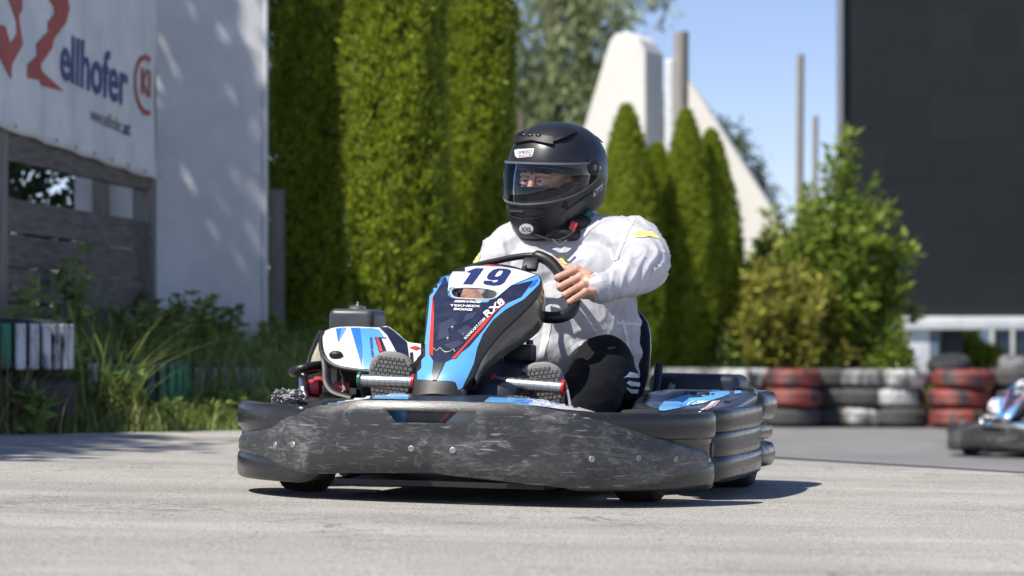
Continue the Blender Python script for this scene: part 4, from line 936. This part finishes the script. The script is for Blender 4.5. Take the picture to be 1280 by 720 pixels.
# ------------------------------------------------------------------ foliage
def leaf_mat(name, c, island=.35, trans=.35, rough=.55):
    return mat(name, c, rough, island=island, trans=trans, spec=.35, detail=2)
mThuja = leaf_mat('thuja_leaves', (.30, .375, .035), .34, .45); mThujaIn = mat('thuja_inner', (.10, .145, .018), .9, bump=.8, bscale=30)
mShrub = leaf_mat('shrub_leaves', (.25, .34, .055), .45, .4, .35); mRedLeaf = leaf_mat('reddish_leaves', (.36, .36, .07), .5, .35)
mWillow = leaf_mat('willow_leaves', (.27, .32, .15), .4, .3); mDarkTree = leaf_mat('dark_tree_leaves', (.065, .10, .04), .4, .25)
mGrass = leaf_mat('grass_blades', (.22, .29, .075), .5, .35); mWeed = leaf_mat('weed_leaves', (.20, .28, .075), .45, .3); mDry = leaf_mat('dry_grass', (.3, .26, .13), .4, .3)
mBark = mat('bark', (.11, .085, .06), .9, col2=(.2, .165, .12), nscale=6, nstretch=(4, 4, .6), bump=.5, bscale=20)
def leaves(name, P, D, U, L, W, m, parent=None, fold=0.0, tip=.0):
    """pointed leaves: base point P, direction D, width direction U, length L, width W"""
    n = len(P); nrm = np.cross(D, U); nrm /= np.maximum(1e-6, np.linalg.norm(nrm, axis=1, keepdims=True)); L = L[:, None]; W = W[:, None]
    v = np.stack([P, P+D*L*.45+U*W*.5+nrm*W*fold, P+D*L, P+D*L*.45-U*W*.5+nrm*W*fold], 1).reshape(-1, 3)
    b = np.arange(n)*4
    f = np.concatenate([np.stack([b, b+1, b+2, b+3], 1)]) if fold == 0 else np.concatenate([np.stack([b, b+1, b+2], 1), np.stack([b, b+2, b+3], 1)])
    k = f.shape[1]; me = bpy.data.meshes.new(name); me.vertices.add(len(v)); me.vertices.foreach_set('co', v.ravel()); me.loops.add(f.size); me.loops.foreach_set('vertex_index', f.ravel().astype(np.int32))
    me.polygons.add(len(f)); me.polygons.foreach_set('loop_start', np.arange(0, f.size, k)); me.polygons.foreach_set('loop_total', np.full(len(f), k)); me.update(calc_edges=True)
    me.materials.append(m); o = bpy.data.objects.new(name, me); C.objects.link(o)
    if parent is not None: o.parent = parent
    return o
def unit(a): return a/np.maximum(1e-9, np.linalg.norm(a, axis=-1, keepdims=True))
def rdir(n): return unit(rng.normal(size=(n, 3)))
def make_thuja(h, r, n, label, loc, group, per=11, tp=.3):
    t = thing('thuja_tree', label, 'tree', loc, group)
    def rad(z, a):
        u = z/h; return r*np.clip(np.minimum(1, .72+u*1.3), 0, 1)*np.clip((1-u)/tp, 0, 1)**.75*(1+.08*np.sin(a*3+u*9)+.06*np.sin(a*7-u*17))
    a = rng.uniform(0, 2*np.pi, n); z = h*rng.uniform(0, 1, n)**.9; rr_ = rad(z, a)*(1-.2*rng.uniform(0, 1, n)**2)
    cpt = np.stack([rr_*np.cos(a), rr_*np.sin(a), z], 1); outw = np.stack([np.cos(a), np.sin(a), np.zeros(n)], 1)
    axis = unit(outw*rng.uniform(.3, .9, (n, 1))+np.array([0, 0, 1.0])+rng.normal(size=(n, 3))*.22)
    P = np.repeat(cpt, per, 0)+rng.normal(size=(n*per, 3))*.016; A_ = np.repeat(axis, per, 0); k = n*per
    D = unit(A_+rng.normal(size=(k, 3))*.42); U = unit(np.cross(D, np.repeat(outw, per, 0))+rdir(k)*.5)
    leaves('crown', P, D, U, rng.uniform(.035, .08, k), rng.uniform(.013, .024, k), mThuja, t)
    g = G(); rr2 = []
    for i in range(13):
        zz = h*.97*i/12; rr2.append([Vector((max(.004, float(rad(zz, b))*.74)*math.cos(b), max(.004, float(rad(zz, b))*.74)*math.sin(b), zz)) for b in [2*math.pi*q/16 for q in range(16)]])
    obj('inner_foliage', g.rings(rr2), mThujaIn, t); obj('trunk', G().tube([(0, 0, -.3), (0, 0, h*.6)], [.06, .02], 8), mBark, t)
    return t
GT = 'clipped thuja columns behind the track'
def gz(x, y): return ground_z(x, y)
def tplace(px, Y): x = (px-640)*Y/F; return Vector((x, Y, gz(x, Y)))
th = make_thuja(4.6, .27, 6500, 'darkest tall thuja in the shade beside the white wall', tplace(384, 18.9), GT)
make_thuja(4.5, .305, 7000, 'broad bright thuja left of the driver, second from the white wall', tplace(498, 17.9), GT)
make_thuja(4.4, .235, 6000, 'tall thuja directly left of the helmet, half in shadow', tplace(600, 20.3), GT)
make_thuja(3.4, .40, 5200, 'short thuja with a spiky top just right of the helmet', tplace(783, 28.9+1.6), GT, 9, .38)
make_thuja(2.9, .35, 4600, 'short thuja behind the driver\'s raised arm, left of the twin tips', tplace(822, 31.2), GT, 9, .38)
make_thuja(3.3, .34, 4600, 'short thuja in front of the white wing, left tip of the pair', tplace(858, 31.0), GT, 9, .38)
make_thuja(3.05, .35, 4600, 'short thuja beside the flowering shrub, right tip of the pair', tplace(889, 31.3), GT, 9, .38)
def blades(name, base, h, w, m, lean=.5, seg=3, parent=None):
    n = len(base); a = rng.uniform(0, 2*np.pi, n); d = np.stack([np.cos(a), np.sin(a), np.zeros(n)], 1); s_ = np.stack([-np.sin(a), np.cos(a), np.zeros(n)], 1)
    l = (rng.uniform(.2, 1, n)*lean)[:, None]; h = h[:, None]; w = w[:, None]; V = []
    for k in range(seg+1):
        t = k/seg; c = base+d*h*l*t**2+np.array([0, 0, 1.0])*h*(t-.35*l*t**2); ww = w*(1-t**1.5)*.5+.0004; V += [c-s_*ww, c+s_*ww]
    v = np.stack(V, 1).reshape(-1, 3); b = (np.arange(n)*(2*(seg+1)))[:, None]; f = np.concatenate([b+np.array([2*k, 2*k+1, 2*k+3, 2*k+2]) for k in range(seg)], 0)
    me = bpy.data.meshes.new(name); me.vertices.add(len(v)); me.vertices.foreach_set('co', v.ravel()); me.loops.add(f.size); me.loops.foreach_set('vertex_index', f.ravel().astype(np.int32))
    me.polygons.add(len(f)); me.polygons.foreach_set('loop_start', np.arange(0, f.size, 4)); me.polygons.foreach_set('loop_total', np.full(len(f), 4)); me.update(calc_edges=True); me.materials.append(m)
    o = bpy.data.objects.new(name, me); C.objects.link(o)
    if parent is not None: o.parent = parent
    return o
def scatter(n, fx):
    out = []
    while len(out) < n:
        p = fx()
        if p: out.append(p)
    return np.array(out)
def vp(d0, d1, y0=11.6, y1=19):
    Y = random.uniform(y0, y1); d = random.uniform(d0, d1); x = xl(Y)-d; return (x, Y, gz(x, Y)-.01)
b = scatter(12000, lambda: vp(-.02, .75)); tag(blades('grass', b, rng.uniform(.06, .19, len(b))*np.clip(.5+2*(np.array([xl(y) for y in b[:, 1]])-b[:, 0]), .35, 1.5), rng.uniform(.004, .009, len(b)), mGrass, .9), kind='stuff')
b = scatter(9000, lambda: vp(.6, 2.4)); tag(blades('grass', b, rng.uniform(.2, .62, len(b)), rng.uniform(.005, .011, len(b)), mGrass, .7), kind='stuff')
b = scatter(3600, lambda: vp(.12, .9, 11.6, 14.5)); tag(blades('grass', b, np.where(b[:, 1] < 13.0, rng.uniform(.14, .36, len(b)), rng.uniform(.08, .2, len(b))), rng.uniform(.006, .012, len(b)), mGrass, .9), kind='stuff')
b = scatter(260, lambda: vp(.0, .6, 11.8, 13.4)); tag(blades('dry_grass', b, rng.uniform(.12, .3, len(b)), rng.uniform(.004, .008, len(b)), mDry, 1.1), kind='stuff')
# painted truck tyres, two high, along the verge
mTread = mat('worn_rubber', (.02, .02, .022), .8, bump=.2, bscale=40, extra=dust(.3, (.09, .09, .09)))
def paint(name, c): return mat(name, c, .6, extra=lambda N, L, out, ns, ramp, mix, b: mix(ramp(ns(9, (1, 1, .5), 7), .44, .62, (0, 0, 0), (1, 1, 1)), out, (.04, .04, .042)))
mPG, mPW = paint('green_tyre_paint', (.02, .21, .10)), paint('white_tyre_paint', (.58, .61, .64)); mPR = paint('red_tyre_paint', (.26, .045, .035)); mPGr = paint('grey_tyre_paint', (.22, .22, .215)); mPWd = paint('dirty_white_tyre_paint', (.48, .475, .46))
def truck_tyre(loc, rot, paints, label):
    t = thing('truck_tyre', label, 'tyre', Matrix.Translation(loc) @ Matrix.Rotation(rot, 4, 'Z'), 'painted truck tyres along the verge')
    obj('carcass', G().lathe([(.27, .0), (.30, -.01), (.44, .0), (.482, .03), (.485, .125), (.482, .22), (.44, .25), (.30, .26), (.27, .25)], 48, loop=True), mTread, t)
    nl = 40
    for q, m_ in enumerate(paints):
        g = G()
        for k in range(int(nl*q/len(paints)), int(nl*(q+1)/len(paints))):
            a = 2*math.pi*k/nl; e = Euler((0, 0, a)); g.box(Vector((.493*math.cos(a), .493*math.sin(a), .125)), (.024, .052, .215), .006, e, 1)
        tag(obj('painted_tread', g, m_, t, angle=30), kind='stuff')
    return t
TT = [((-2.60, 13.12), .32, [mPW, mTread, mTread, mPG, mPW], .40, 'green and white painted truck tyre nearest the camera in the verge'),
      ((-2.19, 14.35), .13, [mPG, mTread, mTread, mPW, mPG], .0, 'half white half green truck tyre behind the tall reed grass'),
      ((-1.92, 15.7), .10, [mPW, mTread, mTread, mPG, mPW], -.08, 'truck tyre with white stripes in front of the white wall'),
      ((-1.66, 16.7), .09, [mTread, mTread, mTread, mTread, mPW], -.1, 'dark truck tyre with little white paint near the timber post'),
      ((-1.37, 17.5), .10, [mPG, mPG, mPG], 0, 'all green painted truck tyre at the foot of the timber post')]
for (x, y), z, pts, ro, lb in TT:
    truck_tyre((x, y, z), ro, pts, lb)
    if z > .2:
        b_ = thing('truck_tyre', 'bare black truck tyre under the green and white one nearest the camera', 'tyre', Vector((x+.02, y+.03, z-.27)), 'painted truck tyres along the verge')
        obj('carcass', G().lathe([(.27, .0), (.30, -.01), (.44, .0), (.49, .03), (.495, .125), (.49, .22), (.44, .25), (.30, .26), (.27, .25)], 40, loop=True), mTread, b_)
# weeds
def make_weed(loc, h, n, label, m=None, spread=.25, L=(.05, .11), stems=6, group=None, name='weed_plant'):
    t = thing(name, label, 'plant', loc, group); g = G(); P, D = [], []
    for s in range(stems):
        a = random.uniform(0, 6.283); q = random.uniform(.2, 1)*spread; hh = h*random.uniform(.6, 1); path = [Vector((q*.3*math.cos(a), q*.3*math.sin(a), -.05)), Vector((q*.6*math.cos(a), q*.6*math.sin(a), hh*.55)), Vector((q*math.cos(a), q*math.sin(a), hh))]
        g.tube(path, [.008, .003], 5)
        for k in range(n//stems):
            u = random.uniform(.12, 1); p = path[0].lerp(path[1], u*2) if u < .5 else path[1].lerp(path[2], u*2-1); P.append(p); d = Vector((random.gauss(0, 1), random.gauss(0, 1), random.uniform(-.3, .9))).normalized(); D.append(d)
    P, D = np.array(P), np.array(D); U = unit(np.cross(D, rdir(len(P)))); k = len(P)
    sz = rng.uniform(L[0], L[1], k); leaves('foliage', P, D, U, sz, sz*rng.uniform(.3, .5, k), m or mWeed, t, fold=.15); obj('stem', g, m or mWeed, t); return t
def wz(px, Y, dz=0): x = (px-640)*Y/F; return Vector((x, Y, gz(x, Y)+dz))
GW = 'weeds growing round the painted tyres'
wlab = ['tall leafy weed climbing the middle of the plank fence', 'bushy weed at the near left foot of the fence', 'dark weed over the white painted tyre', 'leafy weed in front of the fence\'s right post', 'bushy weed at the left foot of the white wall', 'rounded weed clump in front of the white wall', 'upright weed before the wall, right of the clump', 'weed against the wall\'s right edge', 'low weed beside the green tyre by the timber post', 'yellow green weed at the foot of the darkest thuja', 'low weed in the verge below the green tyre', 'low weed in the verge left of the kart bumper', 'weed clump in front of the white half of the nearest tyre', 'weed clump at the root of the tall reed grass', 'weed clump below the white striped tyre', 'weed clump right of the wall\'s foot, before the timber post', 'weed clump between reed grass and the fence\'s right post']
for (px, Y, h, n, sp_), lb in zip([(88, 14.9, 1.05, 170, .12), (25, 14.1, .75, 260, .4), (112, 13.6, .42, 200, .35), (165, 15.6, .62, 260, .35), (205, 16.6, .62, 300, .32), (255, 16.9, .60, 420, .32), (292, 17.0, .66, 220, .2), (318, 17.1, .50, 260, .25), (345, 17.3, .48, 260, .3), (378, 17.9, .55, 300, .35), (200, 14.0, .14, 240, .4), (275, 14.5, .22, 260, .4), (20, 12.75, .22, 260, .3), (128, 13.6, .2, 200, .25), (250, 14.6, .18, 260, .4), (330, 16.2, .45, 320, .4), (180, 15.9, .55, 320, .35)], wlab): make_weed(wz(px, Y), h, n, lb, None, sp_, (.05, .12), 7, GW)
reed = thing('reed_grass', 'tall reed like grass tuft with long arching blades before the fence', 'plant', wz(142, 13.6)); b = np.array([(random.gauss(0, .07), random.gauss(0, .07), 0) for _ in range(46)]); blades('blade', b, rng.uniform(.35, .85, 46), rng.uniform(.010, .02, 46), mGrass, 1.1, 5, reed)['kind'] = 'stuff'
reed2 = thing('grass_tuft', 'sunlit pale grass tuft at the left edge in front of the tyres', 'plant', wz(8, 12.75)); b = np.array([(random.gauss(0, .08), random.gauss(0, .06), 0) for _ in range(240)]); blades('blade', b, rng.uniform(.2, .5, 240), rng.uniform(.006, .012, 240), mDry, 1.2, 5, reed2)['kind'] = 'stuff'
# ------------------------------------------------------------------ trees
def make_tree(name, label, loc, h, blobs, n, m, L, droop=0.0, trunk=.25, group=None, fill=.55):
    t = thing(name, label, 'tree', loc, group); g = G(); g.tube(spline([(0, 0, -.5), (.1*trunk, 0, h*.3), (-.2*trunk, .1, h*.75)], 5), [trunk, trunk*.7, trunk*.25], 10); P = []
    tot = sum(r[0]*r[1]*r[2] for _, r in blobs)**1
    for c, r in blobs:
        c = Vector(c); g.tube(spline([(0, 0, h*.3), c*.5+Vector((0, 0, h*.2)), c], 4), [trunk*.4, trunk*.1], 6); k = int(n*r[0]*r[1]*r[2]/tot); nc = max(8, k//26)
        cc = rdir(nc)*(rng.uniform(.25, 1, (nc, 1))**.5); ctr = np.array(c)+cc*np.array(r)
        P.append((np.repeat(ctr, 26, 0)+rng.normal(size=(nc*26, 3))*np.array(r)*.14+np.array([0, 0, -droop])*rng.uniform(0, 1, (nc*26, 1))))
    P = np.concatenate(P); k = len(P); D = unit(rng.normal(size=(k, 3))+np.array([0, 0, -1.6 if droop else -.15])); U = unit(np.cross(D, rdir(k))); sz = rng.uniform(L[0], L[1], k)
    leaves('crown', P, D, U, sz, sz*(.34 if droop else .5), m, t); obj('trunk', g, mBark, t); return t
make_tree('willow_tree', 'pale grey green willow filling the sky left of the white tower', wz(690, 66), 14, [((-3.2, 0, 6.8), (1.8, 2, 2.6)), ((-.8, .5, 8.2), (2.2, 2, 2.2)), ((-1.6, 0, 4.5), (2.2, 2, 2.0)), ((.6, 0, 6.4), (1.6, 2, 2.0)), ((1.3, 0, 9.4), (1.6, 1.6, 1.0)), ((-3.6, 0, 9.4), (2.0, 2, 1.6)), ((.4, 0, 4), (1.5, 1.5, 1.6))], 26000, mWillow, (.16, .34), .7, .35)
make_tree('dark_tree', 'dark broad tree behind the white wing and brown post', wz(872, 80), 9, [((-1.3, 0, 6.8), (1.3, 1.2, 1.3)), ((.2, 0, 6.0), (1.5, 1.3, 1.4)), ((1.4, 0, 4.8), (1.2, 1.1, 1.0)), ((-1.0, 0, 4.2), (1.8, 1.5, 1.5)), ((2.2, 0, 3.6), (.7, .8, .7))], 9000, mDarkTree, (.14, .28), 0, .25)
make_tree('dark_tree', 'dark tree crown between the thujas and the willow', wz(655, 50), 6.5, [((-.4, 0, 2.2), (1.5, 1.2, 1.5)), ((.8, 0, 1.6), (1.2, 1, 1.2))], 6000, mDarkTree, (.12, .24), 0, .2)
make_tree('shade_tree', 'leafy tree standing left of the verge nearest the camera, shading the tarmac edge', Vector((-7.3, 8.6, .1)), 8.5, [((0, 0, 6.9), (1.6, 1.9, 1.4)), ((-.8, -1.0, 6.0), (1.4, 1.4, 1.2)), ((.5, 1.0, 6.3), (1.2, 1.4, 1.1)), ((.5, -1.0, 6.8), (1.1, 1.1, 1.1))], 13000, mDarkTree, (.14, .30), 0, .22)
make_tree('shade_tree', 'leafy tree standing left of the verge, middle one, throwing shade on the fence', Vector((-7.3, 12.6, .1)), 8.5, [((0, 0, 6.7), (1.8, 1.9, 1.5)), ((.8, -.9, 6.2), (1.1, 1.4, 1.2)), ((.7, 1.2, 6.3), (1.2, 1.4, 1.2)), ((-.9, .2, 6), (1.4, 1.4, 1.2))], 14000, mDarkTree, (.14, .30), 0, .22)
make_tree('shade_tree', 'leafy tree standing farther back behind the banner, shading the wall', Vector((-6.2, 16.4, .2)), 8.5, [((0, 0, 6.6), (1.9, 1.9, 1.7)), ((-.8, -1.2, 6.2), (1.6, 1.5, 1.4)), ((.9, .9, 5.6), (1.2, 1.3, 1.5)), ((.3, 1.6, 7), (1.5, 1.3, 1.3)), ((1.0, -.6, 5.0), (1.0, 1.2, 1.0)), ((2.2, 1.2, 6.3), (.8, .8, .9)), ((1.7, .4, 5.6), (.8, .8, .9))], 20000, mDarkTree, (.14, .30), 0, .22)
make_tree('bush', 'dark green bush seen through the gap between fence and banner', Vector((-3.75, 18.6, .3)), 1.6, [((0, 0, 1.2), (.85, .8, .8)), ((.35, 0, .9), (.7, .6, .8))], 4200, mDarkTree, (.06, .13), 0, .06)
# the flowering shrubs right of the driver
def make_shrub(label, loc, shoots, n, m, L, w_, h, tilt=.35, rise=.45):
    t = thing('garden_shrub', label, 'shrub', loc, 'shrubs behind the tyre wall'); g = G(); P, D = [], []
    for s in range(shoots):
        a = random.uniform(0, 6.283); q = w_*math.sqrt(random.random()); hh = h*(1-.5*(q/w_)**2)*random.uniform(.6, 1.05); top = Vector((q*math.cos(a), q*math.sin(a)*.7, hh)); mid = Vector((top.x*.55, top.y*.55, hh*.5)); g.tube([Vector((top.x*.2, top.y*.2, -.1)), mid, top], [.016, .008, .003], 5)
        for k in range(n//shoots):
            u = random.uniform(.2, 1)**.75; p = mid.lerp(top, u*2-1) if u > .5 else Vector((top.x*.2, top.y*.2, 0)).lerp(mid, u*2); d = (Vector((random.gauss(0, 1), random.gauss(0, 1), random.gauss(rise, .6)))).normalized(); P.append(p+d*random.uniform(0, .09)); D.append(d)
    P, D = np.array(P), np.array(D); k = len(P); U = unit(np.cross(D, unit(rng.normal(size=(k, 3))*.6+np.array([0, 0, 1.])))); sz = rng.uniform(L[0], L[1], k); leaves('foliage', P, D, U, sz, sz*.42, m, t, fold=.12); obj('stem', g, mBark, t); return t
make_shrub('tall glossy green shrub with upright shoots in front of the black screen', wz(1052, 31.4), 100, 11500, mShrub, (.10, .19), .84, 2.95)
make_shrub('glossy green shrub between the reddish shrub and the white wing', wz(985, 32.0), 70, 7600, mShrub, (.09, .17), .66, 2.4)
make_shrub('yellow and reddish leaved shrub low in front of the green shrubs', wz(978, 30.9), 46, 7600, mRedLeaf, (.08, .15), .78, 1.95)
make_shrub('small green shrub at the right edge of the shrubs, over the tyres', wz(1112, 31.0), 30, 1800, mShrub, (.07, .13), .30, .95)
make_shrub('dark green bushy growth at the foot of the twin thujas', wz(925, 30.9), 36, 2600, mWeed, (.07, .14), .45, 1.0)
def bp(x0, x1, y0, y1): x, y = random.uniform(x0, x1), random.uniform(y0, y1); return (x, y, gz(x, y)-.01)
b = scatter(9000, lambda: bp(.8, 5.4, 29.7, 30.6)); tag(blades('grass', b, rng.uniform(.3, .68, len(b)), rng.uniform(.012, .025, len(b)), mGrass, .8, 2), kind='stuff')
b = scatter(2600, lambda: bp(-2.0, 1.0, 20.4, 26)); tag(blades('grass', b, rng.uniform(.1, .3, len(b)), rng.uniform(.01, .02, len(b)), mGrass, .8, 2), kind='stuff')
b = scatter(2600, lambda: bp(1.2, 6.5, 28.45, 28.7)); tag(blades('dry_grass', b, rng.uniform(.02, .07, len(b)), rng.uniform(.008, .016, len(b)), mDry, .8, 2), kind='stuff')
# ------------------------------------------------------------------ tyre wall
def road_tyre(x, y, z, m, label, r=.31, tilt=None):
    M_ = Matrix.Translation((x, y, z)) @ Matrix.Rotation(random.uniform(0, 6.28), 4, 'Z')
    if tilt: M_ = Matrix.Translation((x, y, z)) @ tilt.to_matrix().to_4x4()
    t = thing('car_tyre', label, 'tyre', M_, 'tyres of the barrier across the track'); s = r/.31
    if m.name not in TY:
        prof = [(.17, .01), (.20, 0), (.25, .0), (.288, .022), (.303, .045)]+[(.310 if k % 2 else .303, .05+.1*k/8) for k in range(9)]+[(.303, .155), (.288, .178), (.25, .2), (.20, .2), (.17, .19)]
        TY[m.name] = obj('tread', G().lathe([(a, q) for a, q in prof if a > .24], 44), m, t, angle=25).data; TY['rim'] = TY.get('rim') or obj('sidewall', G().lathe([(.165, .012), (.165, .188), (.20, .196), (.252, .197), (.252, .003), (.20, .004)], 36, loop=True), mTread, t).data
        if len(t.children) < 2: o = bpy.data.objects.new('sidewall', TY['rim']); C.objects.link(o); o.parent = t
    else:
        for nm, k in (('tread', m.name), ('sidewall', 'rim')): o = bpy.data.objects.new(nm, TY[k]); C.objects.link(o); o.parent = t
    t.scale = (s, s, 1); return t
TY = {}
mDusty = mat('dusty_rubber', (.05, .05, .05), .85, col2=(.085, .082, .078), nscale=5, bump=.2, bscale=40)
ST = [(846, 29.5, [mPGr, mDusty, mDusty], 'grey topped stack behind the kart\'s rear housing'), (884, 29.3, [mPGr, mPGr, mDusty], 'pale grey stack left of the whitish one'), (928, 29.1, [mPWd, mPGr, mDusty], 'whitish stack left of the first red stack'), (992, 28.9, [mPR, mPR, mDusty], 'red stack right behind the kart'), (1040, 29.25, [mDusty, mDusty, mDusty], 'black stack right of the first red stack'), (1080, 29.1, [mPGr, mDusty, mPWd], 'mixed black and white stack second from the gap'), (1124, 29.0, [mPWd, mPWd, mDusty], 'white stack left of the gap in the barrier'), (1200, 28.8, [mPR, mPR, mPR], 'all red stack right of the gap'), (1268, 29.1, [mDusty, mPR, mDusty], 'black stack behind the second kart'), (1330, 29.0, [mDusty, mDusty, mDusty], 'outermost black stack beyond the right edge')]
for px, Y, ms, lb in ST:
    x = (px-640)*Y/F; z0 = hgt(x, Y)
    for k in range(3):
        m_ = ms[2-k]; cw = {'red_tyre_paint': 'red painted', 'dirty_white_tyre_paint': 'dirty white painted', 'grey_tyre_paint': 'greyish painted', 'dusty_rubber': 'black'}[m_.name]
        road_tyre(x+random.uniform(-.045, .045), Y+random.uniform(-.03, .03), z0+.203*k, m_, f"{cw} car tyre, {('bottom', 'middle', 'top')[k]} of {lb}", .34 if px == 1200 else random.uniform(.285, .315))
x = (1196-640)*29.3/F; road_tyre(x, 29.75, hgt(x, 29.3)+.53, mTread, 'loose dark tyre lying tilted behind the top of the all red stack', .24, Euler((R(14), R(-6), 0)))
x = (1275-640)*29.5/F; road_tyre(x, 29.6, hgt(x, 29.3)+.53, mPGr, 'loose grey tyre lying behind the stacks at the right edge', .24, Euler((R(8), R(5), 0)))
# ------------------------------------------------------------------ screen, white structures, poles
YS = 40.0; sp_ = at(1053.5, 395, YS); scr = thing('led_screen', 'huge black video screen on a white steel base at the right', 'screen', Vector((sp_.x, YS, 0))); scr['off'] = (sp_.x, YS, 0)
obj('screen_cabinet', G().box((sp_.x+3.2, YS+.35, sp_.z+3.6), (6.4, .5, 7.2), .01), mat('cabinet_black', (.012, .013, .014), .6), scr)
mod = None
for i in range(10):
    for k in range(11):
        c_ = (sp_.x+.32+.64*i, YS+.065, sp_.z+.32+.64*k); d_ = random.uniform(-.0012, .0012)
        if mod is None: mod = obj('screen_module', G().box((0, 0, 0), (.6375, .06, .6375), .001, None, 1), mScreen, scr); o = mod
        else: o = bpy.data.objects.new('screen_module', mod.data); C.objects.link(o); o.parent = scr
        o.location = Vector(c_)-Vector(scr['off'])+Vector((0, d_, 0))
obj('screen_edge', G().box((sp_.x-.02, YS+.2, sp_.z+3.6), (.04, .5, 7.2), .006), mat('aluminium', (.35, .36, .38), .4, metal=.6), scr)
obj('base_beam', G().box((at(1250, 404, YS).x, YS-.02, at(0, 404, YS).z), (3.6, .22, .19), .01), mWhiteM, scr)
for px, w_, m_ in ((1147, .36, mWhiteM), (1169, .1, mGreyBlue), (1320, .3, mWhiteM)): obj('base_leg', G().box((at(px, 0, YS).x, YS+.05, .35), (w_, .2, .98), .01), m_, scr)
obj('base_cabinet', G().box((at(1193, 0, YS).x, YS+.3, .45), (.30, .3, .95), .01), mat('dark_cabinet', (.02, .022, .028), .5), scr)
hut = thing('track_hut', 'blue grey hut with a glazed door under the black screen', 'hut', Vector((at(1262, 0, 43).x, 43, 0))); hut['off'] = (at(1262, 0, 43).x, 43, 0); hx_ = at(1275, 0, 43).x
obj('wall', G().box((hx_+.35, 43.6, .5), (1.6, 1, 1.5), .01), mGreyBlue, hut)
for dx in (-.42, -.10, .24): obj('door_frame', G().box((hx_+dx, 43.07, .5), (.06, .06, 1.4), .005), mWhiteM, hut)
for dx in (-.26, .07): obj('window', G().box((hx_+dx, 43.085, .5), (.26, .03, 1.3), .003), mat('dark_glass', (.03, .05, .09), .12), hut)
make_shrub('bright green hedge seen under the black screen', wz(1212, 41.5), 40, 2600, mThuja, (.08, .16), .6, .95); make_shrub('green bush under the left end of the screen base', wz(1110, 41.5), 40, 2600, mShrub, (.08, .16), .6, .95)
YW = 45.0
def wprism(name, P_, Y, d, m, label, cat, parent=None):
    a = [at(px, py, Y) for px, py in P_]; c = sum(a, Vector())/len(a); a = [Vector((c.x+(p.x-c.x)/math.cos(R(25)), p.y, p.z)) for p in a]; loc = Vector((c.x, Y, 0))
    bm_ = G().prism([(p.x-loc.x, p.z) for p in a], d); me = tmp(bm_, [('BEVEL', dict(width=.03, segments=2, limit_method='ANGLE', angle_limit=R(25)))]); o = obj(name, me, m, parent, angle=12, loc=loc); o.rotation_euler = (0, 0, R(-25)); tag(o, label, cat); return o
tw = wprism('concrete_tower', [(628, 470), (728, 165), (762, 52), (768, 43), (785, 41), (797, 50), (806, 66), (806, 470)], YW, .8, mConc, 'white tapering concrete tower with a blunt rounded top', 'tower')
wprism('concrete_wing', [(856, 470), (856, 92), (862, 99), (985, 301), (985, 470)], YW+1, .22, mConc, 'white sloping concrete wing behind the twin thujas', 'structure')
wprism('white_panel', [(830, 470), (830, 74), (841, 74), (841, 470)], YW-1, .3, mWhiteM, 'narrow white upright panel left of the brown post', 'panel')
for px, py, Y, r_, lb in [(850, 40, YW-1.2, .125, 'thick brown timber pole beside the white panel'), (999, 68, 50, .075, 'tall thin timber pole standing left of the black screen'), (1018, 145, 54, .06, 'shorter thin pole just left of the black screen')]:
    p = at(px, py, Y); tag(obj('timber_pole', G().tube([(0, 0, -.5), (0, 0, p.z*.5), (.02, 0, p.z)], [r_*1.1, r_, r_*.95], 14), mPole, loc=Vector((p.x, Y, 0))), lb, 'pole')
# low hedge far behind closes the horizon
for i in range(12): make_tree('background_bush', 'dense dark green bush on the far horizon '+['at the far left', 'left of the white wall', 'behind the white wall', 'behind the darkest thuja', 'behind the broad thuja', 'behind the half shaded thuja', 'behind the helmet', 'behind the tower foot', 'behind the wing foot', 'behind the reddish shrub', 'behind the tall glossy shrub', 'behind the black screen'][i], wz(60+105*i, 60+4*(i % 3)), 2.4, [((0, 0, 1.3), (1.3, 1, 1.0)), ((.9, 0, 1.0), (.9, .8, .9)), ((-.9, 0, .9), (.9, .8, .9))], 2200, mDarkTree, (.12, .24), 0, .1, 'bushes along the horizon')
# ------------------------------------------------------------------ second kart
k2 = copy_tree(kart); A2 = R(40); Y2 = 24.0
x2 = (1277-640)*Y2/F; k2.matrix_basis = Matrix.Translation((x2, Y2, hgt(x2, Y2)+.002)) @ Matrix.Rotation(-A2, 4, 'Z')
tag(k2, 'second blue and white kart, blurred, entering at the right edge by the tyres', 'go-kart')
# loose grit on the tarmac
g = G()
for i in range(1100):
    y = 4.2+9*random.random()**1.3; x = random.uniform(max(xl(y), -.2*y-.2), min(xc(y), .2*y+.3)); q = random.uniform(.0008, .0024)
    g.ball((x, y, hgt(x, y)+q*.3), (q*random.uniform(.8, 1.6), q, q*.7), 5, 3)
tag(obj('grit', g, mat('grit', (.16, .15, .14), .9, col2=(.4, .38, .35), nscale=20), smooth=False), kind='stuff')
# lay the kart and driver on the sloping tarmac
for o in (kart, person): o.location.z += hgt(-.12, 8.0)
